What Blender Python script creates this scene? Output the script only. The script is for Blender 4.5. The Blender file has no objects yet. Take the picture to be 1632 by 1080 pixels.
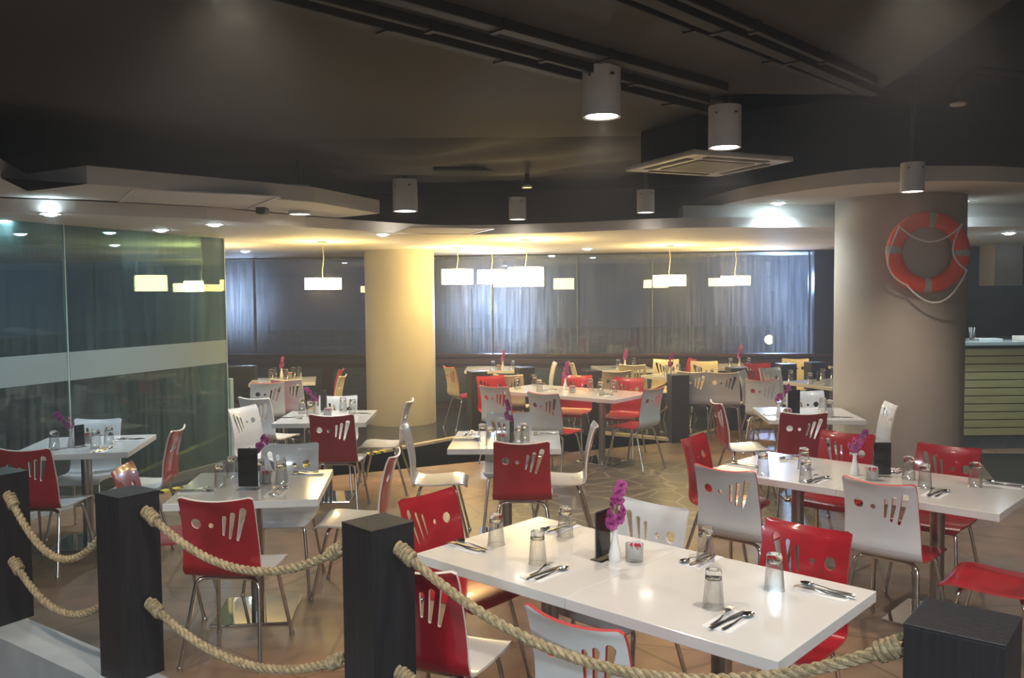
import bpy, bmesh, math, random
from mathutils import Vector, Matrix
random.seed(7)
PI = math.pi
S = bpy.context.scene
COL = S.collection

# ------------------------------------------------------------------ camera
F, PITCH, ROLL, CZ = 1367.46, 0.05184868, -0.00908409, 1.85
cp, sp, cr, sr = math.cos(PITCH), math.sin(PITCH), math.cos(ROLL), math.sin(ROLL)
AX = Vector((cr, sp * sr, cp * sr))
AY = Vector((-sr, sp * cr, cp * cr))
AF = Vector((0, cp, -sp))
cam_d = bpy.data.cameras.new('camera')
cam = bpy.data.objects.new('camera', cam_d)
COL.objects.link(cam)
cam_d.sensor_width = 36.0
cam_d.lens = F / 1632 * 36
cam_d.clip_start = 0.05
M = Matrix.Identity(4)
for i in range(3):
    M[i][0], M[i][1], M[i][2] = AX[i], AY[i], -AF[i]
M[2][3] = CZ
cam.matrix_world = M
S.camera = cam

def P(px, py, z):
    """where the line of sight through a photo pixel meets the level z"""
    d = AX * ((px - 816) / F) + AY * (-(py - 540) / F) + AF
    t = (z - CZ) / d.z
    return Vector((d.x * t, d.y * t, z))

def PD(px, py, y):
    """where that line of sight is y metres into the room"""
    d = AX * ((px - 816) / F) + AY * (-(py - 540) / F) + AF
    t = y / d.y
    return Vector((d.x * t, y, CZ + d.z * t))

# ------------------------------------------------------------------ world, exposure
S.view_settings.view_transform = 'Standard'
S.view_settings.look = 'None'
S.view_settings.gamma = 1.0
S.view_settings.exposure = 0.0
S.view_settings.use_curve_mapping = False
W = bpy.data.worlds.new('night'); S.world = W
W.use_nodes = True
bg = W.node_tree.nodes['Background']
bg.inputs['Color'].default_value = (0.28, 0.48, 1.0, 1)
bg.inputs['Strength'].default_value = 0.07
S.cycles.max_bounces = 10
S.cycles.transparent_max_bounces = 16
S.cycles.transmission_bounces = 10
S.cycles.caustics_reflective = False
S.cycles.caustics_refractive = False
S.cycles.sample_clamp_indirect = 3.0
S.cycles.use_denoising = True

# ------------------------------------------------------------------ materials
def mat(name, col, rough=0.5, metal=0.0, coat=0.0, spec=0.5, trans=0.0, ior=1.45, emit=None, es=0.0):
    m = bpy.data.materials.new(name); m.use_nodes = True
    b = m.node_tree.nodes['Principled BSDF']
    b.inputs['Base Color'].default_value = (*col, 1)
    b.inputs['Roughness'].default_value = rough
    b.inputs['Metallic'].default_value = metal
    b.inputs['Coat Weight'].default_value = coat
    b.inputs['Coat Roughness'].default_value = 0.06
    b.inputs['Specular IOR Level'].default_value = spec
    b.inputs['Transmission Weight'].default_value = trans
    b.inputs['IOR'].default_value = ior
    if emit:
        b.inputs['Emission Color'].default_value = (*emit, 1)
        b.inputs['Emission Strength'].default_value = es
    return m

def noisy(m, c2, scale=6.0, lo=0.4, hi=0.6, detail=4.0, stretch=(1, 1, 1), bump=0.0):
    """second colour mixed in through object-space noise, optional bump"""
    nt = m.node_tree; b = nt.nodes['Principled BSDF']
    tc = nt.nodes.new('ShaderNodeTexCoord'); mp = nt.nodes.new('ShaderNodeMapping')
    mp.inputs['Scale'].default_value = stretch
    n = nt.nodes.new('ShaderNodeTexNoise'); n.inputs['Scale'].default_value = scale; n.inputs['Detail'].default_value = detail
    r = nt.nodes.new('ShaderNodeMapRange'); r.inputs['From Min'].default_value = lo; r.inputs['From Max'].default_value = hi
    mx = nt.nodes.new('ShaderNodeMix'); mx.data_type = 'RGBA'
    mx.inputs['A'].default_value = b.inputs['Base Color'].default_value[:]
    mx.inputs['B'].default_value = (*c2, 1)
    nt.links.new(tc.outputs['Object'], mp.inputs[0]); nt.links.new(mp.outputs[0], n.inputs['Vector'])
    nt.links.new(n.outputs['Fac'], r.inputs['Value']); nt.links.new(r.outputs[0], mx.inputs['Factor'])
    nt.links.new(mx.outputs['Result'], b.inputs['Base Color'])
    if bump:
        bp = nt.nodes.new('ShaderNodeBump'); bp.inputs['Strength'].default_value = bump; bp.inputs['Distance'].default_value = 0.02
        nt.links.new(n.outputs['Fac'], bp.inputs['Height']); nt.links.new(bp.outputs[0], b.inputs['Normal'])
    return m

RED = noisy(mat('red_laminate', (0.42, 0.012, 0.022), 0.28, coat=0.5), (0.36, 0.010, 0.018), 9)
WHITE = noisy(mat('white_laminate', (0.74, 0.75, 0.76), 0.28, coat=0.4), (0.70, 0.70, 0.70), 7)
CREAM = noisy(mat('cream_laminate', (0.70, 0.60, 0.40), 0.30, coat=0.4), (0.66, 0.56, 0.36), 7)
EDGE_R = mat('plywood_edge_red', (0.50, 0.05, 0.05), 0.4)
EDGE_W = mat('plywood_edge_pale', (0.80, 0.74, 0.68), 0.4)
CHROME = noisy(mat('chrome', (0.74, 0.70, 0.65), 0.18, metal=1.0), (0.64, 0.60, 0.55), 20)
STEEL = noisy(mat('brushed_steel', (0.42, 0.40, 0.37), 0.30, metal=1.0), (0.36, 0.34, 0.31), 60, stretch=(1, 1, 0.05))
MIRROR = noisy(mat('mirror_steel', (0.82, 0.84, 0.84), 0.035, metal=1.0), (0.72, 0.74, 0.74), 3)
CUTL = noisy(mat('cutlery_steel', (0.88, 0.86, 0.82), 0.14, metal=1.0), (0.80, 0.78, 0.74), 30)
TABLE = noisy(mat('white_tabletop', (0.76, 0.75, 0.72), 0.14, coat=0.5), (0.72, 0.71, 0.68), 3)
GLASS = mat('tumbler_glass', (0.97, 0.98, 0.98), 0.0, trans=1.0, ior=1.45)
noisy(GLASS, (0.93, 0.95, 0.95), 8)
def thin_glass(name, tint, refl):
    m = bpy.data.materials.new(name); m.use_nodes = True; nt = m.node_tree; nt.nodes.clear(); N = nt.nodes.new; L = nt.links.new
    o = N('ShaderNodeOutputMaterial'); t = N('ShaderNodeBsdfTransparent'); t.inputs['Color'].default_value = (*tint, 1)
    g = N('ShaderNodeBsdfGlossy'); g.inputs['Roughness'].default_value = 0.03
    lw = N('ShaderNodeLayerWeight'); lw.inputs['Blend'].default_value = 0.35
    r = N('ShaderNodeMapRange'); r.inputs['To Min'].default_value = refl; r.inputs['To Max'].default_value = 0.9
    n = N('ShaderNodeTexNoise'); n.inputs['Scale'].default_value = 30; a = N('ShaderNodeMath'); a.operation = 'MULTIPLY_ADD'; a.inputs[1].default_value = 0.08
    tc = N('ShaderNodeTexCoord'); L(tc.outputs['Object'], n.inputs['Vector'])
    L(lw.outputs['Facing'], r.inputs['Value']); L(n.outputs['Fac'], a.inputs[0]); L(r.outputs[0], a.inputs[2])
    mx = N('ShaderNodeMixShader'); L(a.outputs[0], mx.inputs['Fac']); L(t.outputs[0], mx.inputs[1]); L(g.outputs[0], mx.inputs[2]); L(mx.outputs[0], o.inputs['Surface'])
    return m
TGLASS = thin_glass('thin_tumbler_wall', (0.93, 0.94, 0.94), 0.11)
PORC = noisy(mat('white_porcelain', (0.82, 0.82, 0.82), 0.2, coat=0.4), (0.78, 0.78, 0.78), 12)
PINK = noisy(mat('orchid_magenta', (0.30, 0.022, 0.17), 0.5), (0.48, 0.09, 0.31), 60)
ORCHC = noisy(mat('orchid_throat', (0.12, 0.01, 0.06), 0.5), (0.2, 0.02, 0.1), 40)
STEM = noisy(mat('stem_green', (0.08, 0.14, 0.03), 0.6), (0.12, 0.16, 0.04), 30)
CARD = noisy(mat('dark_card', (0.075, 0.07, 0.085), 0.35), (0.10, 0.09, 0.11), 8)
PRINT = noisy(mat('pale_print', (0.32, 0.32, 0.33), 0.5), (0.22, 0.22, 0.24), 90)
ACRYL = mat('clear_acrylic', (0.9, 0.93, 0.93), 0.02, trans=1.0, ior=1.3); noisy(ACRYL, (0.86, 0.9, 0.9), 5)
PAPER = noisy(mat('white_paper', (0.75, 0.73, 0.72), 0.7), (0.68, 0.64, 0.63), 25)
HEART = noisy(mat('red_print', (0.7, 0.03, 0.05), 0.6), (0.6, 0.03, 0.05), 25)
NAPKIN = noisy(mat('napkin', (0.80, 0.80, 0.80), 0.8), (0.76, 0.76, 0.76), 20)
BLACKW = noisy(mat('black_stained_wood', (0.015, 0.015, 0.018), 0.45), (0.019, 0.018, 0.021), 8, stretch=(8, 8, 0.5), bump=0.15)
ROPE = noisy(mat('hemp_rope', (0.46, 0.37, 0.22), 0.9), (0.30, 0.23, 0.13), 60, bump=0.6)
ROPED = noisy(mat('dark_rope', (0.20, 0.16, 0.10), 0.9), (0.12, 0.10, 0.06), 60, bump=0.6)  # darker rope colour for the far spans
PILLAR = noisy(mat('cream_paint', (0.50, 0.46, 0.37), 0.55), (0.47, 0.43, 0.345), 1.5)
PILLAR2 = noisy(mat('beige_paint', (0.46, 0.40, 0.33), 0.55), (0.43, 0.37, 0.305), 1.5)
SOFFIT = noisy(mat('white_plaster', (0.74, 0.71, 0.66), 0.75), (0.69, 0.66, 0.62), 1.2)
CEIL = noisy(mat('dark_ceiling_paint', (0.056, 0.049, 0.041), 0.8), (0.043, 0.039, 0.033), 0.9, 0.3, 0.7, 6, bump=0.25)
VOID = noisy(mat('black_ceiling_void', (0.012, 0.014, 0.018), 0.9), (0.018, 0.019, 0.022), 1.5)
DUCT = noisy(mat('dark_channel', (0.040, 0.036, 0.031), 0.7), (0.030, 0.027, 0.024), 3)
LAMPW = noisy(mat('lamp_white_enamel', (0.75, 0.75, 0.75), 0.35), (0.7, 0.7, 0.7), 5)
ACW = noisy(mat('appliance_white', (0.55, 0.54, 0.50), 0.4), (0.50, 0.49, 0.46), 5)
ACG = noisy(mat('grille_grey', (0.20, 0.19, 0.16), 0.6), (0.15, 0.14, 0.12), 60, stretch=(1, 20, 1))
GROUND = noisy(mat('wet_pavement', (0.30, 0.32, 0.36), 0.5), (0.22, 0.24, 0.28), 0.6)
KERB = noisy(mat('pale_kerb_stone', (0.42, 0.46, 0.48), 0.5), (0.33, 0.37, 0.39), 3)
KSTRIP = noisy(mat('cream_edge_strip', (0.48, 0.43, 0.32), 0.45), (0.38, 0.34, 0.26), 6)
WOOD = noisy(mat('dark_red_wood', (0.055, 0.026, 0.018), 0.35), (0.03, 0.016, 0.012), 5, stretch=(0.4, 3, 8))
PANELB = noisy(mat('blue_grey_panel', (0.045, 0.065, 0.08), 0.5), (0.03, 0.042, 0.055), 4, stretch=(0.6, 1, 12))
DARKW = noisy(mat('dark_wall', (0.014, 0.017, 0.019), 0.6), (0.02, 0.023, 0.024), 2)
OLIVE = noisy(mat('olive_slat', (0.62, 0.54, 0.23), 0.5), (0.55, 0.48, 0.20), 5, stretch=(0.5, 1, 4))
COUNT = noisy(mat('counter_top', (0.55, 0.62, 0.58), 0.2, coat=0.4), (0.48, 0.55, 0.52), 4)
GREYM = noisy(mat('grey_metal', (0.22, 0.25, 0.26), 0.4, metal=0.6), (0.18, 0.2, 0.21), 6)
BUOY = noisy(mat('buoy_orange', (0.85, 0.085, 0.03), 0.45), (0.78, 0.07, 0.025), 5)
BAND = noisy(mat('reflective_tape', (0.42, 0.40, 0.37), 0.35), (0.36, 0.34, 0.31), 60)
CORD = noisy(mat('white_cord', (0.85, 0.82, 0.78), 0.7), (0.74, 0.7, 0.66), 60)
CABLE = noisy(mat('pale_cable', (0.5, 0.45, 0.3), 0.5), (0.45, 0.4, 0.27), 40)
BULBW = mat('lamp_face_warm', (1, 1, 1), 0.4, emit=(1.0, 0.93, 0.80), es=14)
BULBC = mat('lamp_face_cool', (1, 1, 1), 0.4, emit=(0.66, 0.88, 1.0), es=130)
SHADE = mat('glowing_fabric_shade', (0.9, 0.8, 0.5), 0.7, emit=(1.0, 0.72, 0.27), es=36)
OUTL = mat('outdoor_lamp_face', (1, 1, 1), 0.4, emit=(1.0, 0.78, 0.35), es=12)
BLACKP = noisy(mat('black_plastic', (0.012, 0.013, 0.014), 0.35), (0.02, 0.02, 0.022), 8)

def floor_mat():
    m = mat('stone_floor', (0.20, 0.125, 0.08), 0.38); nt = m.node_tree; b = nt.nodes['Principled BSDF']
    N = nt.nodes.new; L = nt.links.new
    tc = N('ShaderNodeTexCoord')
    n1 = N('ShaderNodeTexNoise'); n1.inputs['Scale'].default_value = 0.55; n1.inputs['Detail'].default_value = 5
    n2 = N('ShaderNodeTexNoise'); n2.inputs['Scale'].default_value = 5; n2.inputs['Detail'].default_value = 6
    v = N('ShaderNodeTexVoronoi'); v.feature = 'DISTANCE_TO_EDGE'; v.inputs['Scale'].default_value = 3.0
    vc = N('ShaderNodeTexVoronoi'); vc.inputs['Scale'].default_value = 3.0
    for x in (n1, n2, v, vc): L(tc.outputs['Object'], x.inputs['Vector'])
    mx = N('ShaderNodeMix'); mx.data_type = 'RGBA'; mx.inputs['A'].default_value = (0.29, 0.165, 0.095, 1); mx.inputs['B'].default_value = (0.19, 0.14, 0.095, 1)
    r1 = N('ShaderNodeMapRange'); r1.inputs['From Min'].default_value = 0.42; r1.inputs['From Max'].default_value = 0.58
    L(n1.outputs['Fac'], r1.inputs['Value']); L(r1.outputs[0], mx.inputs['Factor'])
    m2 = N('ShaderNodeMix'); m2.data_type = 'RGBA'; m2.blend_type = 'MULTIPLY'; m2.inputs['Factor'].default_value = 0.7
    r2 = N('ShaderNodeMapRange'); r2.inputs['From Min'].default_value = 0.25; r2.inputs['From Max'].default_value = 0.75
    r2.inputs['To Min'].default_value = 0.55; r2.inputs['To Max'].default_value = 1.3
    L(n2.outputs['Fac'], r2.inputs['Value']); L(mx.outputs['Result'], m2.inputs['A']); L(r2.outputs[0], m2.inputs['B'])
    # crazy-paving patch in the middle of the room
    sx = N('ShaderNodeVectorMath'); sx.operation = 'DISTANCE'; sx.inputs[1].default_value = (1.3, 7.9, 0)
    L(tc.outputs['Object'], sx.inputs[0])
    rp = N('ShaderNodeMapRange'); rp.inputs['From Min'].default_value = 1.7; rp.inputs['From Max'].default_value = 1.45
    L(sx.outputs['Value'], rp.inputs['Value'])
    st = N('ShaderNodeMapRange'); st.inputs['From Min'].default_value = 0.02; st.inputs['From Max'].default_value = 0.05
    L(v.outputs['Distance'], st.inputs['Value'])
    pv = N('ShaderNodeMix'); pv.data_type = 'RGBA'; pv.inputs['A'].default_value = (0.20, 0.165, 0.12, 1); pv.inputs['B'].default_value = (0.085, 0.073, 0.055, 1)
    L(st.outputs[0], pv.inputs['Factor'])
    m3 = N('ShaderNodeMix'); m3.data_type = 'RGBA'
    L(rp.outputs[0], m3.inputs['Factor']); L(m2.outputs['Result'], m3.inputs['A']); L(pv.outputs['Result'], m3.inputs['B'])
    # thin joints everywhere else
    br = N('ShaderNodeTexVoronoi'); br.feature = 'DISTANCE_TO_EDGE'; br.inputs['Scale'].default_value = 1.1; L(tc.outputs['Object'], br.inputs['Vector'])
    rj = N('ShaderNodeMapRange'); rj.inputs['From Min'].default_value = 0.004; rj.inputs['From Max'].default_value = 0.012; rj.inputs['To Min'].default_value = 0.62
    L(br.outputs['Distance'], rj.inputs['Value'])
    m4 = N('ShaderNodeMix'); m4.data_type = 'RGBA'; m4.blend_type = 'MULTIPLY'; m4.inputs['Factor'].default_value = 1
    L(m3.outputs['Result'], m4.inputs['A']); L(rj.outputs[0], m4.inputs['B']); L(m4.outputs['Result'], b.inputs['Base Color'])
    bp = N('ShaderNodeBump'); bp.inputs['Strength'].default_value = 0.2; bp.inputs['Distance'].default_value = 0.01
    L(n2.outputs['Fac'], bp.inputs['Height']); L(bp.outputs[0], b.inputs['Normal'])
    return m
FLOOR = floor_mat()
DARKF = noisy(mat('dark_glossy_tile', (0.022, 0.027, 0.036), 0.16), (0.032, 0.038, 0.05), 3)

def tape_mat():
    m = mat('hazard_tape', (0.62, 0.55, 0.08), 0.5); nt = m.node_tree; b = nt.nodes['Principled BSDF']
    tc = nt.nodes.new('ShaderNodeTexCoord'); w = nt.nodes.new('ShaderNodeTexWave'); w.bands_direction = 'DIAGONAL'
    w.inputs['Scale'].default_value = 4.0; r = nt.nodes.new('ShaderNodeValToRGB'); r.color_ramp.interpolation = 'CONSTANT'
    r.color_ramp.elements[0].color = (0.05, 0.045, 0.03, 1); r.color_ramp.elements[1].position = 0.3; r.color_ramp.elements[1].color = (0.60, 0.52, 0.07, 1)
    nt.links.new(tc.outputs['Object'], w.inputs['Vector']); nt.links.new(w.outputs['Fac'], r.inputs['Fac']); nt.links.new(r.outputs[0], b.inputs['Base Color'])
    return m
TAPE = tape_mat()

def wet_glass(name, amount, tint, streak=40.0, gloss=0.10, film=(0.72, 0.80, 0.88)):
    """clear pane with a thin irregular film of condensation that scatters light"""
    m = bpy.data.materials.new(name); m.use_nodes = True; nt = m.node_tree; nt.nodes.clear()
    N = nt.nodes.new; L = nt.links.new
    out = N('ShaderNodeOutputMaterial'); tc = N('ShaderNodeTexCoord')
    tr = N('ShaderNodeBsdfTransparent'); tr.inputs['Color'].default_value = (*tint, 1)
    gl = N('ShaderNodeBsdfGlossy'); gl.inputs['Roughness'].default_value = 0.015
    mg = N('ShaderNodeMixShader')
    fr = N('ShaderNodeFresnel'); fr.inputs['IOR'].default_value = 1.33
    ad = N('ShaderNodeMath'); ad.operation = 'MAXIMUM'; ad.inputs[1].default_value = gloss
    L(fr.outputs[0], ad.inputs[0]); L(ad.outputs[0], mg.inputs['Fac']); L(tr.outputs[0], mg.inputs[1]); L(gl.outputs[0], mg.inputs[2])
    df = N('ShaderNodeBsdfDiffuse'); df.inputs['Color'].default_value = (*film, 1)
    tl = N('ShaderNodeBsdfTranslucent'); tl.inputs['Color'].default_value = (*film, 1)
    fl = N('ShaderNodeMixShader'); fl.inputs['Fac'].default_value = 0.6; L(df.outputs[0], fl.inputs[1]); L(tl.outputs[0], fl.inputs[2])
    mp = N('ShaderNodeMapping'); mp.inputs['Scale'].default_value = (1, 1, 0.045)
    n = N('ShaderNodeTexNoise'); n.inputs['Scale'].default_value = streak; n.inputs['Detail'].default_value = 3
    L(tc.outputs['Object'], mp.inputs[0]); L(mp.outputs[0], n.inputs['Vector'])
    n2 = N('ShaderNodeTexNoise'); n2.inputs['Scale'].default_value = 0.8; n2.inputs['Detail'].default_value = 3; L(tc.outputs['Object'], n2.inputs['Vector'])
    r = N('ShaderNodeMapRange'); r.inputs['From Min'].default_value = 0.35; r.inputs['From Max'].default_value = 0.7
    r.inputs['To Min'].default_value = amount * 0.5; r.inputs['To Max'].default_value = amount * 1.6
    L(n.outputs['Fac'], r.inputs['Value'])
    r2 = N('ShaderNodeMapRange'); r2.inputs['From Min'].default_value = 0.35; r2.inputs['From Max'].default_value = 0.62; r2.inputs['To Min'].default_value = 0.45
    L(n2.outputs['Fac'], r2.inputs['Value'])
    mu = N('ShaderNodeMath'); mu.operation = 'MULTIPLY'; L(r.outputs[0], mu.inputs[0]); L(r2.outputs[0], mu.inputs[1])
    mx = N('ShaderNodeMixShader'); L(mu.outputs[0], mx.inputs['Fac']); L(mg.outputs[0], mx.inputs[1]); L(fl.outputs[0], mx.inputs[2])
    L(mx.outputs[0], out.inputs['Surface'])
    return m
WINGL = wet_glass('rain_wet_window', 0.17, (0.80, 0.86, 0.92), 30, 0.08)
PARTGL = wet_glass('misted_partition_glass', 0.15, (0.52, 0.72, 0.70), 22, 0.06, (0.50, 0.68, 0.68))
FROST = mat('frosted_film', (0.50, 0.58, 0.56), 0.6); noisy(FROST, (0.49, 0.57, 0.55), 4)
FROST.node_tree.nodes['Principled BSDF'].inputs['Alpha'].default_value = 0.38
GEDGE = noisy(mat('green_glass_edge', (0.42, 0.52, 0.48), 0.25), (0.36, 0.46, 0.42), 6)

# ------------------------------------------------------------------ mesh helpers
def link(name, bm, m, parent=None, smooth=False, recalc=True):
    if recalc: bmesh.ops.recalc_face_normals(bm, faces=bm.faces)
    me = bpy.data.meshes.new(name); bm.to_mesh(me); bm.free()
    for x in (m if isinstance(m, (list, tuple)) else [m]): me.materials.append(x)
    if smooth:
        for p in me.polygons: p.use_smooth = True
        try: me.set_sharp_from_angle(angle=math.radians(40))
        except Exception: pass
    o = bpy.data.objects.new(name, me); COL.objects.link(o)
    if parent is not None: o.parent = parent
    return o

def tag(o, label=None, cat=None, group=None, kind=None):
    if label: o['label'] = label
    if cat: o['category'] = cat
    if group: o['group'] = group
    if kind: o['kind'] = kind
    return o

def empty(name, loc=(0, 0, 0), rz=0.0):
    o = bpy.data.objects.new(name, None); COL.objects.link(o)
    o.location = loc; o.rotation_euler = (0, 0, rz); o.empty_display_size = 0.1
    return o

def copy_tree(o, parent=None):
    c = o.copy(); COL.objects.link(c); c.parent = parent
    for ch in list(o.children): copy_tree(ch, c)
    return c

def box(bm, x0, x1, y0, y1, z0, z1, mi=0, bev=0.0):
    v = [bm.verts.new((x, y, z)) for z in (z0, z1) for y in (y0, y1) for x in (x0, x1)]
    fs = []
    for q in ((0, 2, 3, 1), (4, 5, 7, 6), (0, 1, 5, 4), (2, 6, 7, 3), (0, 4, 6, 2), (1, 3, 7, 5)):
        f = bm.faces.new([v[i] for i in q]); f.material_index = mi; fs.append(f)
    if bev:
        es = list({e for f in fs for e in f.edges})
        r = bmesh.ops.bevel(bm, geom=es, offset=bev, segments=2, affect='EDGES', profile=0.6)
        for f in r['faces']: f.material_index = mi
    return v

def lathe(bm, prof, seg=24, cx=0, cy=0, mi=0, cap=True):
    rings = []
    for r, z in prof:
        if r < 1e-6: rings.append([bm.verts.new((cx, cy, z))])
        else: rings.append([bm.verts.new((cx + r * math.cos(2 * PI * i / seg), cy + r * math.sin(2 * PI * i / seg), z)) for i in range(seg)])
    for a, b in zip(rings, rings[1:]):
        for i in range(seg):
            j = (i + 1) % seg
            q = [a[i % len(a)], a[j % len(a)], b[j % len(b)], b[i % len(b)]]
            q2 = []
            for v in q:
                if v not in q2: q2.append(v)
            if len(q2) > 2:
                try: bm.faces.new(q2).material_index = mi
                except ValueError: pass
    if cap:
        for ring in (rings[0], rings[-1]):
            if len(ring) > 2:
                try: bm.faces.new(ring).material_index = mi
                except ValueError: pass

def tube(bm, pts, r, seg=10, mi=0, closed=False):
    pts = [Vector(p) for p in pts]; n = len(pts)
    rs = r if isinstance(r, (list, tuple)) else [r] * n
    up = None; rings = []
    for i, p in enumerate(pts):
        if closed: t = (pts[(i + 1) % n] - pts[i - 1]).normalized()
        else: t = (pts[min(i + 1, n - 1)] - pts[max(i - 1, 0)]).normalized()
        if up is None:
            up = Vector((0, 0, 1)) if abs(t.z) < 0.9 else Vector((1, 0, 0))
        a = (up - t * up.dot(t)).normalized(); b = t.cross(a); up = a
        rings.append([bm.verts.new(p + (a * math.cos(2 * PI * k / seg) + b * math.sin(2 * PI * k / seg)) * rs[i]) for k in range(seg)])
    m_ = n if closed else n - 1
    for i in range(m_):
        A, B = rings[i], rings[(i + 1) % n]
        for k in range(seg):
            bm.faces.new((A[k], A[(k + 1) % seg], B[(k + 1) % seg], B[k])).material_index = mi
    if not closed:
        for R_ in (rings[0], rings[-1]):
            try: bm.faces.new(R_).material_index = mi
            except ValueError: pass

def prism(bm, poly, z0, z1, mi=0):
    a = [bm.verts.new((x, y, z0)) for x, y in poly]; b = [bm.verts.new((x, y, z1)) for x, y in poly]
    n = len(poly)
    fa = bm.faces.new(a); fb = bm.faces.new(b[::-1]); fa.material_index = fb.material_index = mi
    for i in range(n):
        bm.faces.new((a[i], a[(i + 1) % n], b[(i + 1) % n], b[i])).material_index = mi
    bmesh.ops.triangulate(bm, faces=[fa, fb])

def spline(pts, n=8):
    """Catmull-Rom through tuples of any length"""
    out = []
    for i in range(len(pts) - 1):
        p0, p1, p2, p3 = pts[max(i - 1, 0)], pts[i], pts[i + 1], pts[min(i + 2, len(pts) - 1)]
        for k in range(n):
            t = k / n
            out.append(tuple(0.5 * (2 * b + (c - a) * t + (2 * a - 5 * b + 4 * c - d) * t * t + (3 * b - a - 3 * c + d) * t ** 3) for a, b, c, d in zip(p0, p1, p2, p3)))
    out.append(tuple(pts[-1]))
    return out

def spot(parent, loc, power, col, angle=100, blend=0.6, radius=0.05, aim=None):
    l = bpy.data.lights.new('bulb', 'SPOT'); l.energy = power; l.color = col
    l.spot_size = math.radians(angle); l.spot_blend = blend; l.shadow_soft_size = radius
    o = bpy.data.objects.new('bulb', l); COL.objects.link(o); o.location = loc
    if parent is not None: o.parent = parent
    return o

# ------------------------------------------------------------------ room shell
def struct(name, bm, m, label=None, smooth=False):
    o = link(name, bm, m, None, smooth); tag(o, label, None, None, 'structure'); return o

FL = [(-10, -4), (10, -4), (10, 16), (-10, 16)]
edge = [P(532, 740, 0), P(640, 724, 0), P(717, 708, 0), P(835, 679, 0), P(945, 690, 0), P(1078, 703, 0), P(1172, 682, 0), P(1200, 672, 0)]
K1 = Vector((-3.35, 8.05, 0)); K2 = Vector((0.16, 11.98, 0)); K3 = Vector((2.06, 10.62, 0)); K4 = Vector((3.55, 12.35, 0)); K5 = Vector((4.35, 13.6, 0))
bm = bmesh.new(); prism(bm, FL, -0.15, 0.0)
struct('floor', bm, FLOOR, 'brown stone floor of the dining room')
bm = bmesh.new(); prism(bm, [(-9.9, 8.05), (K1.x, K1.y), (K2.x, K2.y), (K3.x, K3.y), (K4.x, K4.y), (K5.x, K5.y), (5.2, 14.5), (-9.9, 14.9)], 0.0, 0.012)
struct('floor', bm, DARKF, 'dark glossy tiled floor along the windows')
def strip(a, b, w, z, m, name, label):
    d = (b - a).normalized(); n = Vector((-d.y, d.x, 0)) * w / 2
    bm = bmesh.new(); prism(bm, [((a - n).x, (a - n).y), ((b - n).x, (b - n).y), ((b + n).x, (b + n).y), ((a + n).x, (a + n).y)], 0.0, z)
    return struct(name, bm, m, label)
KM = K1.lerp(K2, 0.52)
strip(K1, KM, 0.09, 0.022, TAPE, 'trim_1', 'yellow and black hazard tape on the floor edge')
strip(KM, K2, 0.09, 0.03, KSTRIP, 'trim_2', 'cream edge strip of the dark floor')
strip(K2, K3, 0.09, 0.035, KSTRIP, 'trim_3', 'cream edge strip behind the long table')
strip(K3, K4, 0.09, 0.035, KSTRIP, 'trim_4', 'cream edge strip beside the rope posts')

# window wall (runs slightly askew)
WA, WB = Vector((-10.0, 15.0, 0)), Vector((5.25, 13.15, 0))
wd = (WB - WA).normalized(); wang = math.atan2(wd.y, wd.x); WL = (WB - WA).length
def wx(px):       # distance along the wall of a photo column
    d = AX * ((px - 816) / F) + AF
    t = (WA.x * wd.y - WA.y * wd.x) / (d.x * wd.y - d.y * wd.x)
    return (Vector((d.x * t, d.y * t, 0)) - WA).dot(wd)
SILL, WTOP = 0.90, 2.47
def on_wall(o): o.location = WA; o.rotation_euler = (0, 0, wang); return o
bm = bmesh.new(); box(bm, 0, WL, 0, 0.12, 0, SILL - 0.02)
on_wall(struct('wall_back', bm, WOOD, 'dark wood wall below the windows'))
bm = bmesh.new(); box(bm, 0, WL, 0, 0.2, WTOP, 3.5)
on_wall(struct('wall_back', bm, DARKW, 'dark wall above the windows'))
bm = bmesh.new(); box(bm, 0, WL, -0.10, 0.14, SILL - 0.05, SILL, bev=0.008); box(bm, 0, WL, -0.06, -0.0, SILL - 0.16, SILL - 0.08, bev=0.006)
on_wall(struct('trim_5', bm, WOOD, 'dark red wood sill rail under the windows'))
xs = [2.2, wx(150), wx(405), wx(585), wx(785), wx(920), wx(1040), wx(1290), WL]
# panels of the wainscot
pp = [2.6, 4.2] + [wx(x) for x in (372, 425, 520, 590, 700, 745, 790, 845, 905, 965, 1045, 1120, 1180, 1260)]
for i, (a, b) in enumerate([(wx(370), wx(512)), (wx(530), wx(600)), (wx(690), wx(775)), (wx(795), wx(905)), (wx(925), wx(1040)), (wx(1058), wx(1180)), (wx(1195), wx(1300)), (2.5, 4.6)]):
    bm = bmesh.new(); box(bm, a, b, -0.02, 0.0, 0.12, 0.66, bev=0.005)
    for k in range(4): box(bm, a + 0.02, b - 0.02, -0.028, -0.018, 0.17 + 0.13 * k, 0.19 + 0.13 * k)
    on_wall(struct('trim_%d' % (6 + i), bm, PANELB, 'blue-grey panel under the window rail'))
MUL = noisy(mat('pale_glass_joint', (0.09, 0.11, 0.14), 0.4), (0.06, 0.08, 0.11), 6)
for i in range(len(xs) - 1):
    a, b = xs[i], xs[i + 1]
    w = empty('window_%d' % (i + 1)); on_wall(w); tag(w, 'rain-streaked window pane with dark night outside', None, None, 'structure')
    bm = bmesh.new(); box(bm, a, b, 0.055, 0.067, SILL, WTOP); link('window_glass', bm, WINGL, w)
    bm = bmesh.new(); box(bm, b - 0.011, b + 0.011, 0.035, 0.085, SILL, WTOP); link('window_joint', bm, MUL, w)
bm = bmesh.new(); box(bm, wx(1296), wx(1332), -0.05, 0.16, 0, 2.5, bev=0.01)
on_wall(struct('trim_14', bm, BLACKP, 'black corner frame at the end of the windows'))
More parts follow.
